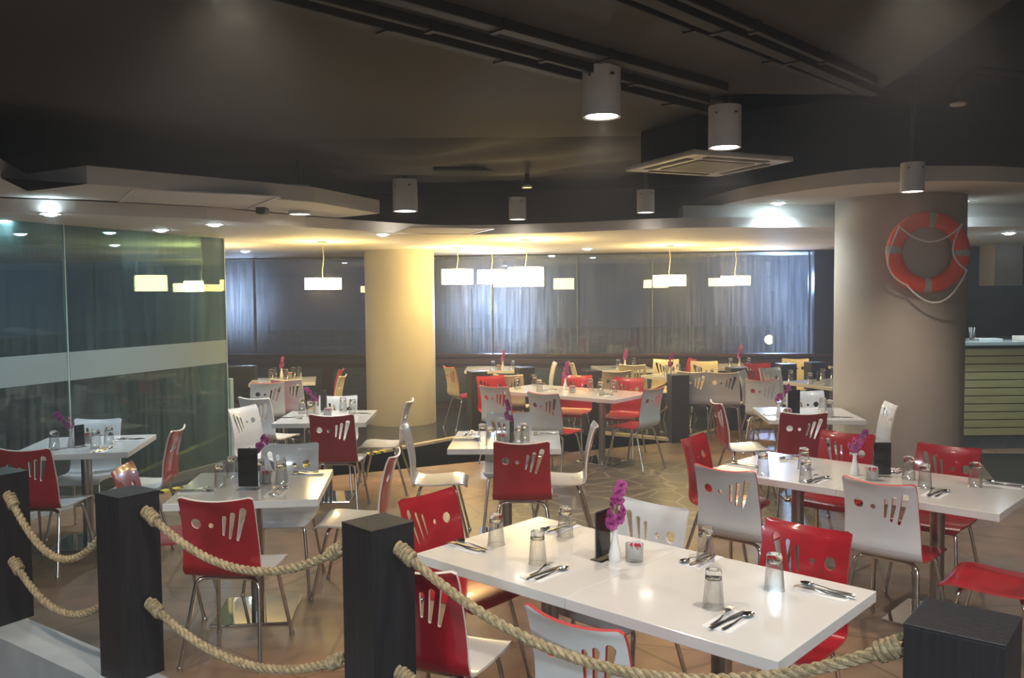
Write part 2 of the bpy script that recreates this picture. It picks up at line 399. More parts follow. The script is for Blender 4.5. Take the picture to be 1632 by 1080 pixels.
# far ground, sea wall and night outside: dark land strip with floodlit haze lamps
bm = bmesh.new(); prism(bm, [(-30, 17), (30, 15.6), (30, 60), (-30, 60)], -0.6, -0.5)
struct('terrain', bm, GROUND, 'dark ground outside the windows')

# other walls
bm = bmesh.new(); box(bm, -10, -9.8, -4, 15, 0, 3.5); struct('wall_left', bm, DARKW)
bm = bmesh.new(); box(bm, 9.8, 10, -4, 16, 0, 3.5); struct('wall_right', bm, DARKW)
bm = bmesh.new(); box(bm, -10, 10, -4.2, -4, 0, 3.5); struct('wall_rear', bm, DARKW)
bm = bmesh.new(); prism(bm, [(-10, -4), (10, -4), (10, 16), (-10, 16)], 3.5, 3.6); struct('ceiling', bm, VOID, 'black ceiling void')

# dropped dark ceiling slab
slab = [(2.4, 0.5), (2.05, 3.56), (2.19, 5.22), (1.35, 5.18), (1.38, 5.82), (1.21, 6.13), (1.12, 6.6), (1.15, 7.04), (1.45, 7.6), (1.31, 8.35), (0.95, 8.92),
        (0.51, 9.13), (-0.3, 9.0), (-0.75, 9.12), (-1.92, 8.72), (-1.76, 7.88), (-2.87, 7.7), (-3.33, 6.94), (-4.24, 7.21), (-9.7, 6.6), (-9.7, -3.9), (2.6, -3.9)]
bm = bmesh.new(); prism(bm, slab, 3.03, 3.25)
struct('ceiling', bm, CEIL, 'dark brown dropped ceiling slab')
# draped folds near its far rim
rb = random.Random(3)
bm = bmesh.new()
NXX, NYY = 44, 22
grid = []
for j in range(NYY + 1):
    row = []
    for i in range(NXX + 1):
        x = -1.75 + 3.0 * i / NXX; y = 6.5 + 2.25 * j / NYY
        e = math.sin(PI * i / NXX) ** 0.5 * math.sin(PI * j / NYY) ** 0.5
        z = 3.035 - e * (0.06 + 0.035 * math.sin(3.1 * x + 1.7 * y + 0.8 * math.sin(2.3 * x)) + 0.02 * math.sin(9 * y + 4 * math.sin(1.9 * x)))
        row.append(bm.verts.new((x, y, z)))
    grid.append(row)
for j in range(NYY):
    for i in range(NXX): bm.faces.new((grid[j][i], grid[j][i + 1], grid[j + 1][i + 1], grid[j + 1][i]))
struct('ceiling', bm, CEIL, 'uneven sagging patch of the dark ceiling', True)
# channels running across the slab
CHL = ['long dark channel nearest the left on the ceiling slab', 'thin dark channel just right of the longest one', 'broad dark channel ending above the largest cylinder lamp', 'narrow channel left of the paired right-hand channels', 'broad right-hand channel ending at the slab corner', 'thin right-most channel at the slab edge']
for k, (a, b, w) in enumerate([((440, 0), (1165, 188), 0.06), ((520, 0), (1125, 160), 0.035), ((640, 0), (1150, 142), 0.07), ((985, 0), (1360, 146), 0.04), ((1040, 0), (1393, 149), 0.07), ((1100, 0), (1395, 130), 0.03)]):
    p, q = P(*a, 3.0), P(*b, 3.0); q = q + (q - p).normalized() * 0.02; p = p - (q - p).normalized() * 2.6
    if k in (4, 5, 3): q = P(b[0], b[1], 3.0)
    d = (q - p); L_ = d.length
    bm = bmesh.new(); box(bm, 0, L_, -w / 2, w / 2, 2.985, 3.03, bev=0.006)
    for s in range(int(L_ / 0.7)): box(bm, 0.3 + 0.7 * s, 0.33 + 0.7 * s, -w / 2 - 0.012, w / 2 + 0.012, 2.978, 3.03)
    o = link('cable_channel', bm, DUCT); o.location = (p.x, p.y, 0); o.rotation_euler = (0, 0, math.atan2(d.y, d.x))
    tag(o, CHL[k], 'cable channel', 'dark channels across the ceiling')

# pipes high on the right with sprinkler heads
def sprinkler(px, py, y, pts, label):
    h = PD(px, py, y); t = empty('sprinkler', (h.x, h.y, 3.5)); tag(t, label, 'sprinkler')
    bm = bmesh.new(); tube(bm, [(dx, dy, dz - 3.5 + h.z + 0.0) for dx, dy, dz in pts], 0.022, 8); link('pipe', bm, DUCT, t, True)
    bm = bmesh.new(); lathe(bm, [(0.0, h.z - 3.5), (0.045, h.z - 3.5), (0.05, h.z - 3.49), (0.03, h.z - 3.47), (0.0, h.z - 3.46)], 16); link('head', bm, ACW, t, True)
sprinkler(840, 299, 7.8, [(0, 0, 0.01), (0, 0, 0.14), (-0.05, 0.03, 0.17), (-0.85, 0.1, 0.19)], 'small sprinkler head on a bent pipe under the brown slab')
sprinkler(1527, 168, 5.6, [(0, 0, 0.01), (0, 0, 0.12), (0.3, 0.3, 0.3), (1.6, 0.9, 0.35)], 'small sprinkler head high in the black void above the lifebuoy')

# white soffits
def arc(pts, n=6): return [(p[0], p[1]) for p in spline(pts, n)]
EB = [(-9.8, 4.4), (-4.3, 6.1), (-3.3, 6.55), (-2.5, 7.1), (-1.9, 8.0)] + arc([(-1.5, 8.45), (-0.67, 9.15), (0.56, 8.98), (1.71, 8.51), (3.29, 8.6), (6, 8.8), (9.8, 9.0)])
bm = bmesh.new(); prism(bm, EB + [(9.8, 15.5), (-9.8, 15.5)], 2.49, 2.59)
struct('ceiling', bm, SOFFIT, 'white soffit over the window tables')
EA = arc([(2.05, 9.0), (2.22, 8.1), (2.67, 7.2), (3.05, 6.93), (3.63, 6.89), (4.3, 7.08), (6.2, 7.9), (9.8, 8.6)])
bm = bmesh.new(); prism(bm, EA + [(9.8, 9.6), (2.05, 9.6)], 2.72, 2.84)
struct('ceiling', bm, SOFFIT, 'curved white soffit around the wide pillar')
bm = bmesh.new(); prism(bm, [(1.72, 8.62), (3.29, 8.72), (6, 8.92), (9.8, 9.12), (9.8, 9.3), (1.72, 8.85)], 2.59, 2.72)
struct('ceiling', bm, SOFFIT, 'upright band between the two right soffits')
EC = [(-9.8, 3.6), (-4.4, 4.7), (-3.16, 5.36), (-3.38, 6.05), (-2.78, 5.68), (-1.57, 6.9), (-1.2, 7.9), (-1.9, 8.5), (-9.8, 8.5)]
bm = bmesh.new(); prism(bm, EC, 2.60, 2.72)
struct('ceiling', bm, SOFFIT, 'stepped white soffit over the glass partition')

# pillars
bm = bmesh.new(); lathe(bm, [(0.50, 0.0), (0.50, 2.49)], 64)
o = struct('pillar', bm, PILLAR, 'round cream pillar standing among the tables near the windows', True); o.location = (-1.62, 12.45, 0)
bm = bmesh.new(); lathe(bm, [(0.576, 0.0), (0.576, 2.73)], 72)
o = struct('pillar', bm, PILLAR2, 'wide round beige pillar carrying the lifebuoy', True); PX, PY = 3.70, 8.22; o.location = (PX, PY, 0)

# near kerb on which the rope posts stand
ka, kb = Vector((-2.36, 4.09, 0)), Vector((-1.43, 3.44, 0)); kd = (kb - ka).normalized(); kn = Vector((kd.y, -kd.x, 0))
A0 = ka - kd * 0.45; A1 = ka - kd * 2.6; B0 = kb + kd * 5
bm = bmesh.new()
prism(bm, [(A0.x, A0.y), (B0.x, B0.y), ((B0 + kn * 0.19).x, (B0 + kn * 0.19).y), ((A0 + kn * 0.19).x, (A0 + kn * 0.19).y)], 0, 0.3)
struct('kerb', bm, KERB, 'pale stone kerb below the near rope posts')

# ------------------------------------------------------------------ chairs
PROF = spline([(-0.290, 0.862), (-0.268, 0.82), (-0.245, 0.74), (-0.225, 0.65), (-0.215, 0.57), (-0.212, 0.505), (-0.190, 0.463), (-0.140, 0.446), (-0.06, 0.443),
               (0.03, 0.447), (0.12, 0.452), (0.175, 0.447), (0.205, 0.425)], 4)
HWP = [(0.0, 0.188), (0.2, 0.190), (0.45, 0.202), (0.52, 0.200), (0.62, 0.198), (0.8, 0.21), (0.94, 0.20), (1.0, 0.175)]
def hw(t):
    for (a, x), (b, y) in zip(HWP, HWP[1:]):
        if t <= b: return x + (y - x) * (t - a) / (b - a)
    return HWP[-1][1]
def shell(i0, i1, th=0.011):
    """plywood shell between two stations of the side profile; 0 = inner face, 1 = outer face, 2 = edge"""
    bm = bmesh.new(); n = len(PROF); NX = 14; top, bot = [], []
    for i in range(i0, i1 + 1):
        y, z = PROF[i]
        a = Vector(PROF[max(i - 1, 0)]); b = Vector(PROF[min(i + 1, n - 1)]); t = (b - a).normalized()
        nrm = Vector((-t.y, t.x))            # towards the sitter
        w = hw(i / (n - 1)); rt, rb_ = [], []
        if i == 0: w -= 0.018
        dish = 0.022 * max(0.0, 1 - i / (n * 0.5)) + 0.008
        for k in range(NX + 1):
            u = -1 + 2 * k / NX; x = u * w
            c = dish * (u * u - 0.3)
            if nrm.x < 0: nrm = -nrm if i < n * 0.45 else nrm
            if i >= n * 0.5 and nrm.y < 0: nrm = -nrm
            q = Vector((y, z)) + nrm * c
            rt.append(bm.verts.new((x, q.x + nrm.x * th / 2, q.y + nrm.y * th / 2)))
            rb_.append(bm.verts.new((x, q.x - nrm.x * th / 2, q.y - nrm.y * th / 2)))
        top.append(rt); bot.append(rb_)
    m_ = len(top)
    for i in range(m_ - 1):
        for k in range(NX):
            bm.faces.new((top[i][k], top[i][k + 1], top[i + 1][k + 1], top[i + 1][k])).material_index = 0
            bm.faces.new((bot[i][k], bot[i + 1][k], bot[i + 1][k + 1], bot[i][k + 1])).material_index = 1
        for k in (0, NX):
            bm.faces.new((top[i][k], top[i + 1][k], bot[i + 1][k], bot[i][k])).material_index = 2
    for i in (0, m_ - 1):
        for k in range(NX):
            bm.faces.new((top[i][k], top[i][k + 1], bot[i][k + 1], bot[i][k])).material_index = 2
    bmesh.ops.recalc_face_normals(bm, faces=bm.faces)
    return bm
SPLIT = 20
def slot_poly(x0, z0, x1, z1, w0, w1):
    """rounded tapering slot from the top (x0,z0) down to (x1,z1)"""
    out = []; ax = Vector((x0 - x1, z0 - z1)).normalized(); n = Vector((ax.y, -ax.x))
    for k in range(9):
        a = PI * k / 8; out.append((x0 + n.x * w0 * math.cos(a) + ax.x * w0 * math.sin(a), z0 + n.y * w0 * math.cos(a) + ax.y * w0 * math.sin(a)))
    for k in range(7):
        a = PI * k / 6; out.append((x1 - n.x * w1 * math.cos(a) - ax.x * w1 * math.sin(a), z1 - n.y * w1 * math.cos(a) - ax.y * w1 * math.sin(a)))
    return out
CUTS = [[(-0.108 + 0.026 * math.cos(2 * PI * k / 24), 0.735 + 0.026 * math.sin(2 * PI * k / 24)) for k in range(24)],
        [(-0.030 + 0.013 * math.cos(2 * PI * k / 18), 0.728 + 0.013 * math.sin(2 * PI * k / 18)) for k in range(18)],
        slot_poly(0.042, 0.770, 0.028, 0.680, 0.0105, 0.006), slot_poly(0.085, 0.785, 0.058, 0.662, 0.0125, 0.0065), slot_poly(0.136, 0.802, 0.095, 0.652, 0.0165, 0.007)]
def cut_back(bm):
    me = bpy.data.meshes.new('b'); bm.to_mesh(me); bm.free()
    a = bpy.data.objects.new('b', me); COL.objects.link(a)
    for x in (RED, WHITE, EDGE_W): me.materials.append(x)
    cb = bmesh.new()
    for poly in CUTS:
        f = [cb.verts.new((x, -0.42, z)) for x, z in poly]; g = [cb.verts.new((x, -0.05, z)) for x, z in poly]; n = len(poly)
        cb.faces.new(f); cb.faces.new(g[::-1])
        for i in range(n): cb.faces.new((f[i], f[(i + 1) % n], g[(i + 1) % n], g[i]))
    for q in cb.faces: q.material_index = 2
    bmesh.ops.recalc_face_normals(cb, faces=cb.faces)
    mc = bpy.data.meshes.new('c'); cb.to_mesh(mc); cb.free()
    for x in (RED, WHITE, EDGE_W): mc.materials.append(x)
    c = bpy.data.objects.new('c', mc); COL.objects.link(c)
    md = a.modifiers.new('m', 'BOOLEAN'); md.object = c; md.operation = 'DIFFERENCE'; md.solver = 'EXACT'
    bpy.context.view_layer.update()
    dg = bpy.context.evaluated_depsgraph_get()
    res = bpy.data.meshes.new_from_object(a.evaluated_get(dg))
    bpy.data.objects.remove(a); bpy.data.objects.remove(c)
    return res
BACK_ME = cut_back(shell(0, SPLIT))
sb = shell(SPLIT, len(PROF) - 1); SEAT_ME = bpy.data.meshes.new('seat'); sb.to_mesh(SEAT_ME); sb.free()
FRAME_ME = None
def make_chair(kind):
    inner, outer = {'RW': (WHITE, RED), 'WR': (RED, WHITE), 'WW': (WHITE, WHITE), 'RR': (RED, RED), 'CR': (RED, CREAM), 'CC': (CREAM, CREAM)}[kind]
    edge_m = EDGE_R if kind in ('WR', 'CR', 'RR') else EDGE_W
    root = empty('dining_chair')
    for nm, me0 in (('backrest', BACK_ME), ('seat', SEAT_ME)):
        me = me0.copy()
        while len(me.materials) < 3: me.materials.append(None)
        for q_, x in enumerate((inner, outer, edge_m)): me.materials[q_] = x
        for p in me.polygons: p.use_smooth = True
        try: me.set_sharp_from_angle(angle=math.radians(35))
        except Exception: pass
        o = bpy.data.objects.new(nm, me); COL.objects.link(o); o.parent = root
        if nm == 'backrest': o['label'] = {'RW': 'red-backed backrest with pale edge', 'WR': 'white-backed backrest with red front'}.get(kind, 'pierced backrest')
    bm = bmesh.new()
    tube(bm, [(-0.12, -0.13, 0.425), (0.12, -0.13, 0.425)], 0.009, 8); tube(bm, [(-0.12, 0.10, 0.428), (0.12, 0.10, 0.428)], 0.009, 8)
    box(bm, -0.10, 0.10, -0.13, 0.10, 0.425, 0.437)
    link('seat_frame', bm, CHROME, root, True)
    for sx in (-1, 1):
        for fy, ty, z0 in ((0.10, 0.215, 0.428), (-0.13, -0.265, 0.425)):
            bm = bmesh.new()
            pts = [(sx * 0.10, fy, z0), (sx * 0.135, fy + (0.01 if fy > 0 else -0.01), z0 - 0.002), (sx * 0.158, fy + (0.02 if fy > 0 else -0.02), z0 - 0.022),
                   (sx * 0.166, fy + (0.03 if fy > 0 else -0.03), z0 - 0.06), (sx * 0.205, ty, 0.006)]
            sm = [Vector(p) for p in spline(pts[:4], 3)] + [Vector(pts[4])]
            tube(bm, sm, 0.0105, 10); lathe(bm, [(0.014, 0.0), (0.014, 0.018), (0.011, 0.022)], 10, sx * 0.205, ty)
            link('leg', bm, CHROME, root, True)
    return root
PROTO = {}
def chair(px, py, kind, heading, label, group=None, dz=0.0):
    b = P(px, py, 0.862); h = math.radians(heading); f = Vector((math.cos(h), math.sin(h), 0))
    loc = b + f * 0.288; loc.z = 0.012 if in_dark(loc) else 0.0
    if kind not in PROTO:
        PROTO[kind] = make_chair(kind); o = PROTO[kind]
    else: o = copy_tree(PROTO[kind])
    o.location = loc; o.rotation_euler = (0, 0, h - PI / 2)
    tag(o, label, 'chair', group or 'dining chairs with pierced backs')
    return o
def in_dark(p):
    def side(a, b): return (b.x - a.x) * (p.y - a.y) - (b.y - a.y) * (p.x - a.x)
    if p.x < K2.x: return side(K1, K2) > 0
    if p.x < K3.x: return side(K2, K3) > 0
    return side(K3, K4) > 0 and p.x < 4.4

CH = [
 (650, 908, 'RW', 66, 'red-backed chair nearest the camera, half hidden behind the centre rope post'),
 (906, 990, 'WR', 49, 'white-backed red-edged chair at the front edge of the big table, under the rope'),
 (676, 788, 'RR', -41, 'red chair at the left end of the big front table, circles facing us'),
 (1047, 803, 'WW', -134, 'white chair behind the big front table beside the orchid'),
 (1291, 838, 'RR', -134, 'red chair behind the far right corner of the big front table'),
 (1151, 748, 'WR', 48, 'tall white-backed chair between the big front table and the table behind it'),
 (1397, 769, 'WR', 46, 'white-backed chair pushed to the front edge of the right long table'),
 (1100, 696, 'RR', -36, 'red chair at the left end of the right long table'),
 (1353, 690, 'RR', -134, 'red chair behind the right long table beside its orchid'),
 (1514, 711, 'RR', -134, 'red chair behind the right long table near the two grouped tumblers'),
 (1700, 805, 'RR', 140, 'dark red chair seat at the right edge of the picture'),
 (340, 797, 'RW', 86, 'red-backed white-seated chair before the table with the mirrored base'),
 (464, 707, 'WW', -88, 'white chair behind the table with the mirrored base'),
 (633, 723, 'RW', 178, 'edge-on red-backed chair just above the centre rope post'),
 (189, 745, 'RR', 8, 'small red chair peeking over the left rope post'),
 (288, 683, 'RW', 186, 'edge-on red chair standing beside the glass partition'),
 (33, 717, 'RW', 86, 'red-backed chair at the left picture edge behind the rope post'),
 (158, 668, 'WW', -88, 'white chair behind the leftmost table against the glass partition'),
 (527, 662, 'RW', 88, 'red-backed chair in front of the pillar-side table'),
 (540, 631, 'WW', -90, 'white chair behind the pillar-side table'),
 (656, 638, 'WW', 178, 'edge-on white chair in front of the cream pillar, seat to the left'),
 (640, 679, 'WW', 2, 'edge-on white chair with its seat turned to the small centre table'),
 (383, 649, 'WW', -22, 'edge-on white chair beside the corner of the glass partition'),
 (402, 635, 'WW', 68, 'white-backed chair with dark slots behind the edge-on chair at the glass corner'),
 (427, 612, 'WR', 114, 'white-backed chair with red slots before the far left window table'),
 (455, 607, 'WW', 84, 'white-backed chair with dark slots before the far left window table'),
 (381, 591, 'RR', -28, 'red chair seen past the edge of the glass partition at the windows'),
 (546, 590, 'RR', 182, 'thin edge-on red chair right of the far left window table'),
 (549, 600, 'CC', 178, 'thin edge-on cream chair right of the far left window table'),
 (831, 706, 'RW', 88, 'red-backed chair in front of the small centre table'),
 (951, 677, 'RW', 176, 'edge-on white chair right of the small centre table'),
 (811, 658, 'WW', -90, 'white chair behind the small centre table, hidden by its orchid'),
 (785, 616, 'WR', 58, 'white-backed chair at the left corner of the long table behind the centre'),
 (863, 627, 'WR', 54, 'white-backed chair at the near edge of the long table behind the centre'),
 (780, 599, 'RR', -62, 'red chair just behind the left white-backed chair of the rear long table'),
 (921, 598, 'RR', -112, 'orange-lit red chair behind the rear long table beside its orchid'),
 (1003, 602, 'RR', -116, 'orange-lit red chair at the right end of the rear long table'),
 (1046, 619, 'WR', 138, 'white-backed red-seated chair left of the black post with ropes'),
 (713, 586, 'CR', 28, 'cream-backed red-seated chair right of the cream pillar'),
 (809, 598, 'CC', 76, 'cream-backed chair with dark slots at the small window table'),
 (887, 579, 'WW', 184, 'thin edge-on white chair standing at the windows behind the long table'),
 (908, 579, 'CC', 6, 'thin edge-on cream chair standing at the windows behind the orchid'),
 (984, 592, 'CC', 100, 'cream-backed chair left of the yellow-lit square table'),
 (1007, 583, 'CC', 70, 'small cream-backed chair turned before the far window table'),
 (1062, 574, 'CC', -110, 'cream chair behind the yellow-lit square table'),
 (1106, 573, 'RR', -176, 'thin edge-on pinkish red chair at the windows'),
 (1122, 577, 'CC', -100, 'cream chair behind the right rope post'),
 (1103, 593, 'WW', 66, 'blue-lit white chair just right of the black post with ropes'),
 (1153, 594, 'WW', 72, 'blue-lit white chair between the two black rope posts'),
 (1179, 591, 'WW', -28, 'light blue-lit chair right of the second black rope post'),
 (1205, 579, 'RR', -90, 'red chair behind the blue-lit white chairs'),
 (1224, 586, 'WW', -60, 'light blue-lit chair at the corner of the blue-lit table'),
 (1214, 606, 'WR', 62, 'pinkish white-backed chair in front of the blue-lit table'),
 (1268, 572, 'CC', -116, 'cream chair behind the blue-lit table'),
 (1282, 659, 'RW', 84, 'red-backed chair in front of the lifebuoy-side table'),
 (1138, 641, 'RW', 2, 'edge-on white chair with red outer back left of the lifebuoy-side table'),
 (1424, 644, 'WW', 172, 'thin edge-on white chair against the wide pillar'),
 (1281, 623, 'WW', -92, 'white chair behind the lifebuoy-side table'),
]
for c in CH: chair(*c)

# ------------------------------------------------------------------ tables
def make_table(mirror=False):
    root = empty('dining_table')
    bm = bmesh.new(); box(bm, -0.4085, 0.4085, -0.404, 0.404, 0.709, 0.75, bev=0.003); link('table_top', bm, TABLE, root)
    bm = bmesh.new(); box(bm, -0.13, 0.13, -0.13, 0.13, 0.700, 0.7088); link('mounting_plate', bm, STEEL, root)
    bm = bmesh.new(); lathe(bm, [(0.038, 0.012), (0.038, 0.700)], 24); link('column', bm, STEEL, root, True)
    bm = bmesh.new(); box(bm, -0.225, 0.225, -0.225, 0.225, 0.0, 0.012, bev=0.004); link('base_plate', bm, MIRROR, root)
    return root
tproto = make_table(); tfirst = [True]; TABS = []
def snap(p, m=0.365):
    """keep a thing on the nearest table top"""
    best = min(TABS, key=lambda t: (t[0] - p.x) ** 2 + (t[1] - p.y) ** 2); x, y, a, z = best
    dx, dy = p.x - x, p.y - y; u = dx * math.cos(a) + dy * math.sin(a); v = -dx * math.sin(a) + dy * math.cos(a)
    u = max(-m, min(m, u)); v = max(-m, min(m, v))
    return Vector((x + u * math.cos(a) - v * math.sin(a), y + u * math.sin(a) + v * math.cos(a), z + 0.0005))
def table(x, y, deg, label, group=None):
    o = tproto if tfirst[0] else copy_tree(tproto); tfirst[0] = False
    o.location = (x, y, 0.012 if in_dark(Vector((x, y, 0))) else 0.0); o.rotation_euler = (0, 0, math.radians(deg)); TABS.append((x, y, math.radians(deg), o.location.z + 0.75))
    tag(o, label, 'table', group or 'white square tables'); return o
def pair(cx, cy, deg, la, lb):
    d = Vector((math.cos(math.radians(deg)), math.sin(math.radians(deg)), 0)) * 0.4095
    table(cx - d.x, cy - d.y, deg, la); table(cx + d.x, cy + d.y, deg, lb)
pair(0.455, 3.355, -42.5, 'white table forming the left half of the big front table, beside the rope post', 'white table forming the right half of the big front table')
pair(2.075, 5.025, -43.5, 'white table forming the left half of the right long table', 'white table forming the right half of the right long table')
pair(0.66, 9.66, -38, 'white table forming the left half of the long table behind the centre', 'white table forming the right half of the long table behind the centre')
table(-1.51, 4.97, 6, 'white table with a shining mirrored base plate and a menu stand')
table(-3.22, 6.42, 9, 'white table standing against the glass partition')
table(-1.70, 7.81, 2, 'white table left of the cream pillar with a pink sachet jar')
t6 = P(452, 607, 0.75); table(t6.x, 11.15, 12, 'yellowish-lit white table by the left windows')
table(-0.05, 6.48, -2, 'small white table in the centre with a red heart sachet jar')
t9 = P(996, 589, 0.762); table(t9.x, 12.55, 2, 'pale table at the windows with a bare-stem vase')
table(2.28, 11.35, 42, 'yellow-lit square table behind the black rope post')
table(3.88, 10.35, 24, 'blue-lit table left of the wide pillar')
table(2.66, 7.73, -6, 'white table in front of the wide pillar with a grey menu card')
table(-0.28, 12.65, 0, 'small cream-lit table at the windows right of the cream pillar')
table(3.25, 12.75, 0, 'narrow pale table at the windows right of the yellow-lit table')
table(5.1, 12.3, 0, 'small table mostly hidden behind the wide pillar')

# ------------------------------------------------------------------ tableware
def make_tumbler(s=1.0):
    bm = bmesh.new(); h = 0.128
    lathe(bm, [(0.0355, 0.0), (0.0365, 0.002), (0.0355, 0.004), (0.0345, 0.006), (0.0275, h - 0.030)], 28, cap=False)
    n = len(bm.faces)
    lathe(bm, [(0.0, h - 0.024), (0.020, h - 0.024), (0.0262, h - 0.032), (0.0275, h - 0.030), (0.0265, h - 0.004), (0.0245, h), (0.018, h), (0.015, h - 0.004), (0.0, h - 0.005)], 28, cap=False)
    bm.faces.ensure_lookup_table()
    for f in list(bm.faces)[n:]: f.material_index = 1
    return bm
tumble = link('tumbler', make_tumbler(), [TGLASS, GLASS], None, True); tum_used = [False]
def tumblers(desc, pts, z=0.75):
    order = sorted(range(len(pts)), key=lambda i: pts[i][0]); n = len(pts)
    words = {1: ['only'], 2: ['left', 'right'], 3: ['leftmost', 'middle', 'rightmost'], 4: ['leftmost', 'second from left', 'third from left', 'rightmost'],
             5: ['leftmost', 'second from left', 'middle', 'second from right', 'rightmost'], 6: ['leftmost', 'second from left', 'third from left', 'third from right', 'second from right', 'rightmost']}[n]
    for rank, i in enumerate(order):
        o = tumble if not tum_used[0] else tumble.copy()
        if tum_used[0]: COL.objects.link(o)
        tum_used[0] = True
        p = snap(P(pts[i][0], pts[i][1], z)); o.location = p; o.rotation_euler = (0, 0, random.random() * 6); o.scale = (1.08, 1.08, 1.06)
        tag(o, 'upside-down clear tumbler, %s on %s' % (words[rank], desc), 'glass', 'upside-down tumblers on the tables')

def blade(bm, outline, zf, th=0.0022):
    """flat strip given as (y, halfwidth), height zf(y)"""
    a, b = [], []
    for y, w in outline:
        z = zf(y); a.append([bm.verts.new((-w, y, z)), bm.verts.new((w, y, z))]); b.append([bm.verts.new((-w * 0.8, y, z + th)), bm.verts.new((w * 0.8, y, z + th))])
    for i in range(len(a) - 1):
        for q in ((a[i][0], a[i][1], a[i + 1][1], a[i + 1][0]), (b[i][0], b[i + 1][0], b[i + 1][1], b[i][1]), (a[i][0], a[i + 1][0], b[i + 1][0], b[i][0]), (a[i][1], b[i][1], b[i + 1][1], a[i + 1][1])): bm.faces.new(q)
    for i in (0, -1): bm.faces.new((a[i][0], b[i][0], b[i][1], a[i][1]))
def make_fork():
    bm = bmesh.new(); zf = lambda y: 0.004 + 0.010 * max(0, math.sin((y + 0.02) * 22)) if y > -0.02 else 0.003 + abs(y + 0.02) * 0.03
    blade(bm, [(-0.095, 0.004), (-0.09, 0.0065), (-0.07, 0.006), (-0.02, 0.0032), (0.02, 0.003), (0.035, 0.006), (0.045, 0.0105), (0.056, 0.0115)], zf)
    for k in range(4):
        x = -0.0085 + 0.0057 * k; b2 = bmesh.new(); blade(b2, [(0.055, 0.0019), (0.075, 0.0017), (0.095, 0.0011)], zf)
        bmesh.ops.translate(b2, verts=b2.verts, vec=(x, 0, 0)); me = bpy.data.meshes.new('t'); b2.to_mesh(me); b2.free(); bm.from_mesh(me); bpy.data.meshes.remove(me)
    return link('fork', bm, CUTL, None, True)
def make_knife():
    bm = bmesh.new(); zf = lambda y: 0.004
    blade(bm, [(-0.105, 0.005), (-0.10, 0.0075), (-0.04, 0.006), (-0.005, 0.005), (0.0, 0.006), (0.03, 0.0095), (0.08, 0.009), (0.10, 0.006), (0.108, 0.002)], zf, 0.003)
    return link('knife', bm, CUTL, None, True)
def make_spoon():
    bm = bmesh.new(); zf = lambda y: 0.004 + 0.007 * max(0, 1 - abs(y - 0.025) / 0.04)
    blade(bm, [(-0.10, 0.004), (-0.095, 0.0065), (-0.07, 0.006), (-0.02, 0.0032), (0.035, 0.003), (0.045, 0.006)], zf)
    N_ = 14; c0 = bm.verts.new((0, 0.068, 0.0025)); c1 = bm.verts.new((0, 0.068, 0.0006)); R1, R2, R3 = [], [], []
    for k in range(N_):
        a = 2 * PI * k / N_; R1.append(bm.verts.new((0.010 * math.cos(a), 0.068 + 0.015 * math.sin(a), 0.004)))
        R2.append(bm.verts.new((0.0195 * math.cos(a), 0.068 + 0.028 * math.sin(a), 0.0095))); R3.append(bm.verts.new((0.012 * math.cos(a), 0.068 + 0.018 * math.sin(a), 0.0022)))
    for k in range(N_):
        j = (k + 1) % N_; bm.faces.new((c0, R1[k], R1[j])); bm.faces.new((R1[k], R2[k], R2[j], R1[j])); bm.faces.new((R2[k], R3[k], R3[j], R2[j])); bm.faces.new((R3[k], c1, R3[j]))
    return link('spoon', bm, CUTL, None, True)
FORK, KNIFE, SPOON = make_fork(), make_knife(), make_spoon(); cut_used = {}
bm = bmesh.new(); box(bm, -0.052, 0.052, -0.10, 0.10, 0, 0.0016); box(bm, -0.050, 0.05, -0.098, 0.098, 0.0016, 0.003)
NAPK = link('napkin', bm, NAPKIN)
def place(proto, loc, rz, label, cat, group):
    o = proto if proto.name not in cut_used else proto.copy()
    if proto.name in cut_used: COL.objects.link(o)
    cut_used[proto.name] = 1
    o.location = loc; o.rotation_euler = (0, 0, rz); tag(o, label, cat, group); return o
def setting(px, py, deg, desc, z=0.75, nap=True):
    """cutlery laid in the direction deg (handles towards the guest)"""
    c = snap(P(px, py, z), 0.30); a = math.radians(deg) - PI / 2
    side = Vector((math.cos(a), math.sin(a), 0)); up = Vector((-math.sin(a), math.cos(a), 0))
    zz = c.z
    if nap:
        place(NAPK, (c.x, c.y, zz), a, 'white napkin at ' + desc, 'napkin', 'napkins'); zz += 0.0034
    for pr, off, al, tw, nm in ((FORK, -0.028, 0.0, 0.10, 'fork'), (KNIFE, -0.003, -0.012, -0.03, 'knife'), (SPOON, 0.028, 0.004, -0.06, 'spoon')):
        p = c + side * off + up * al
        place(pr, (p.x, p.y, zz), a + tw + random.uniform(-0.05, 0.05), 'steel %s at %s' % (nm, desc), nm, nm + 's laid on the tables')

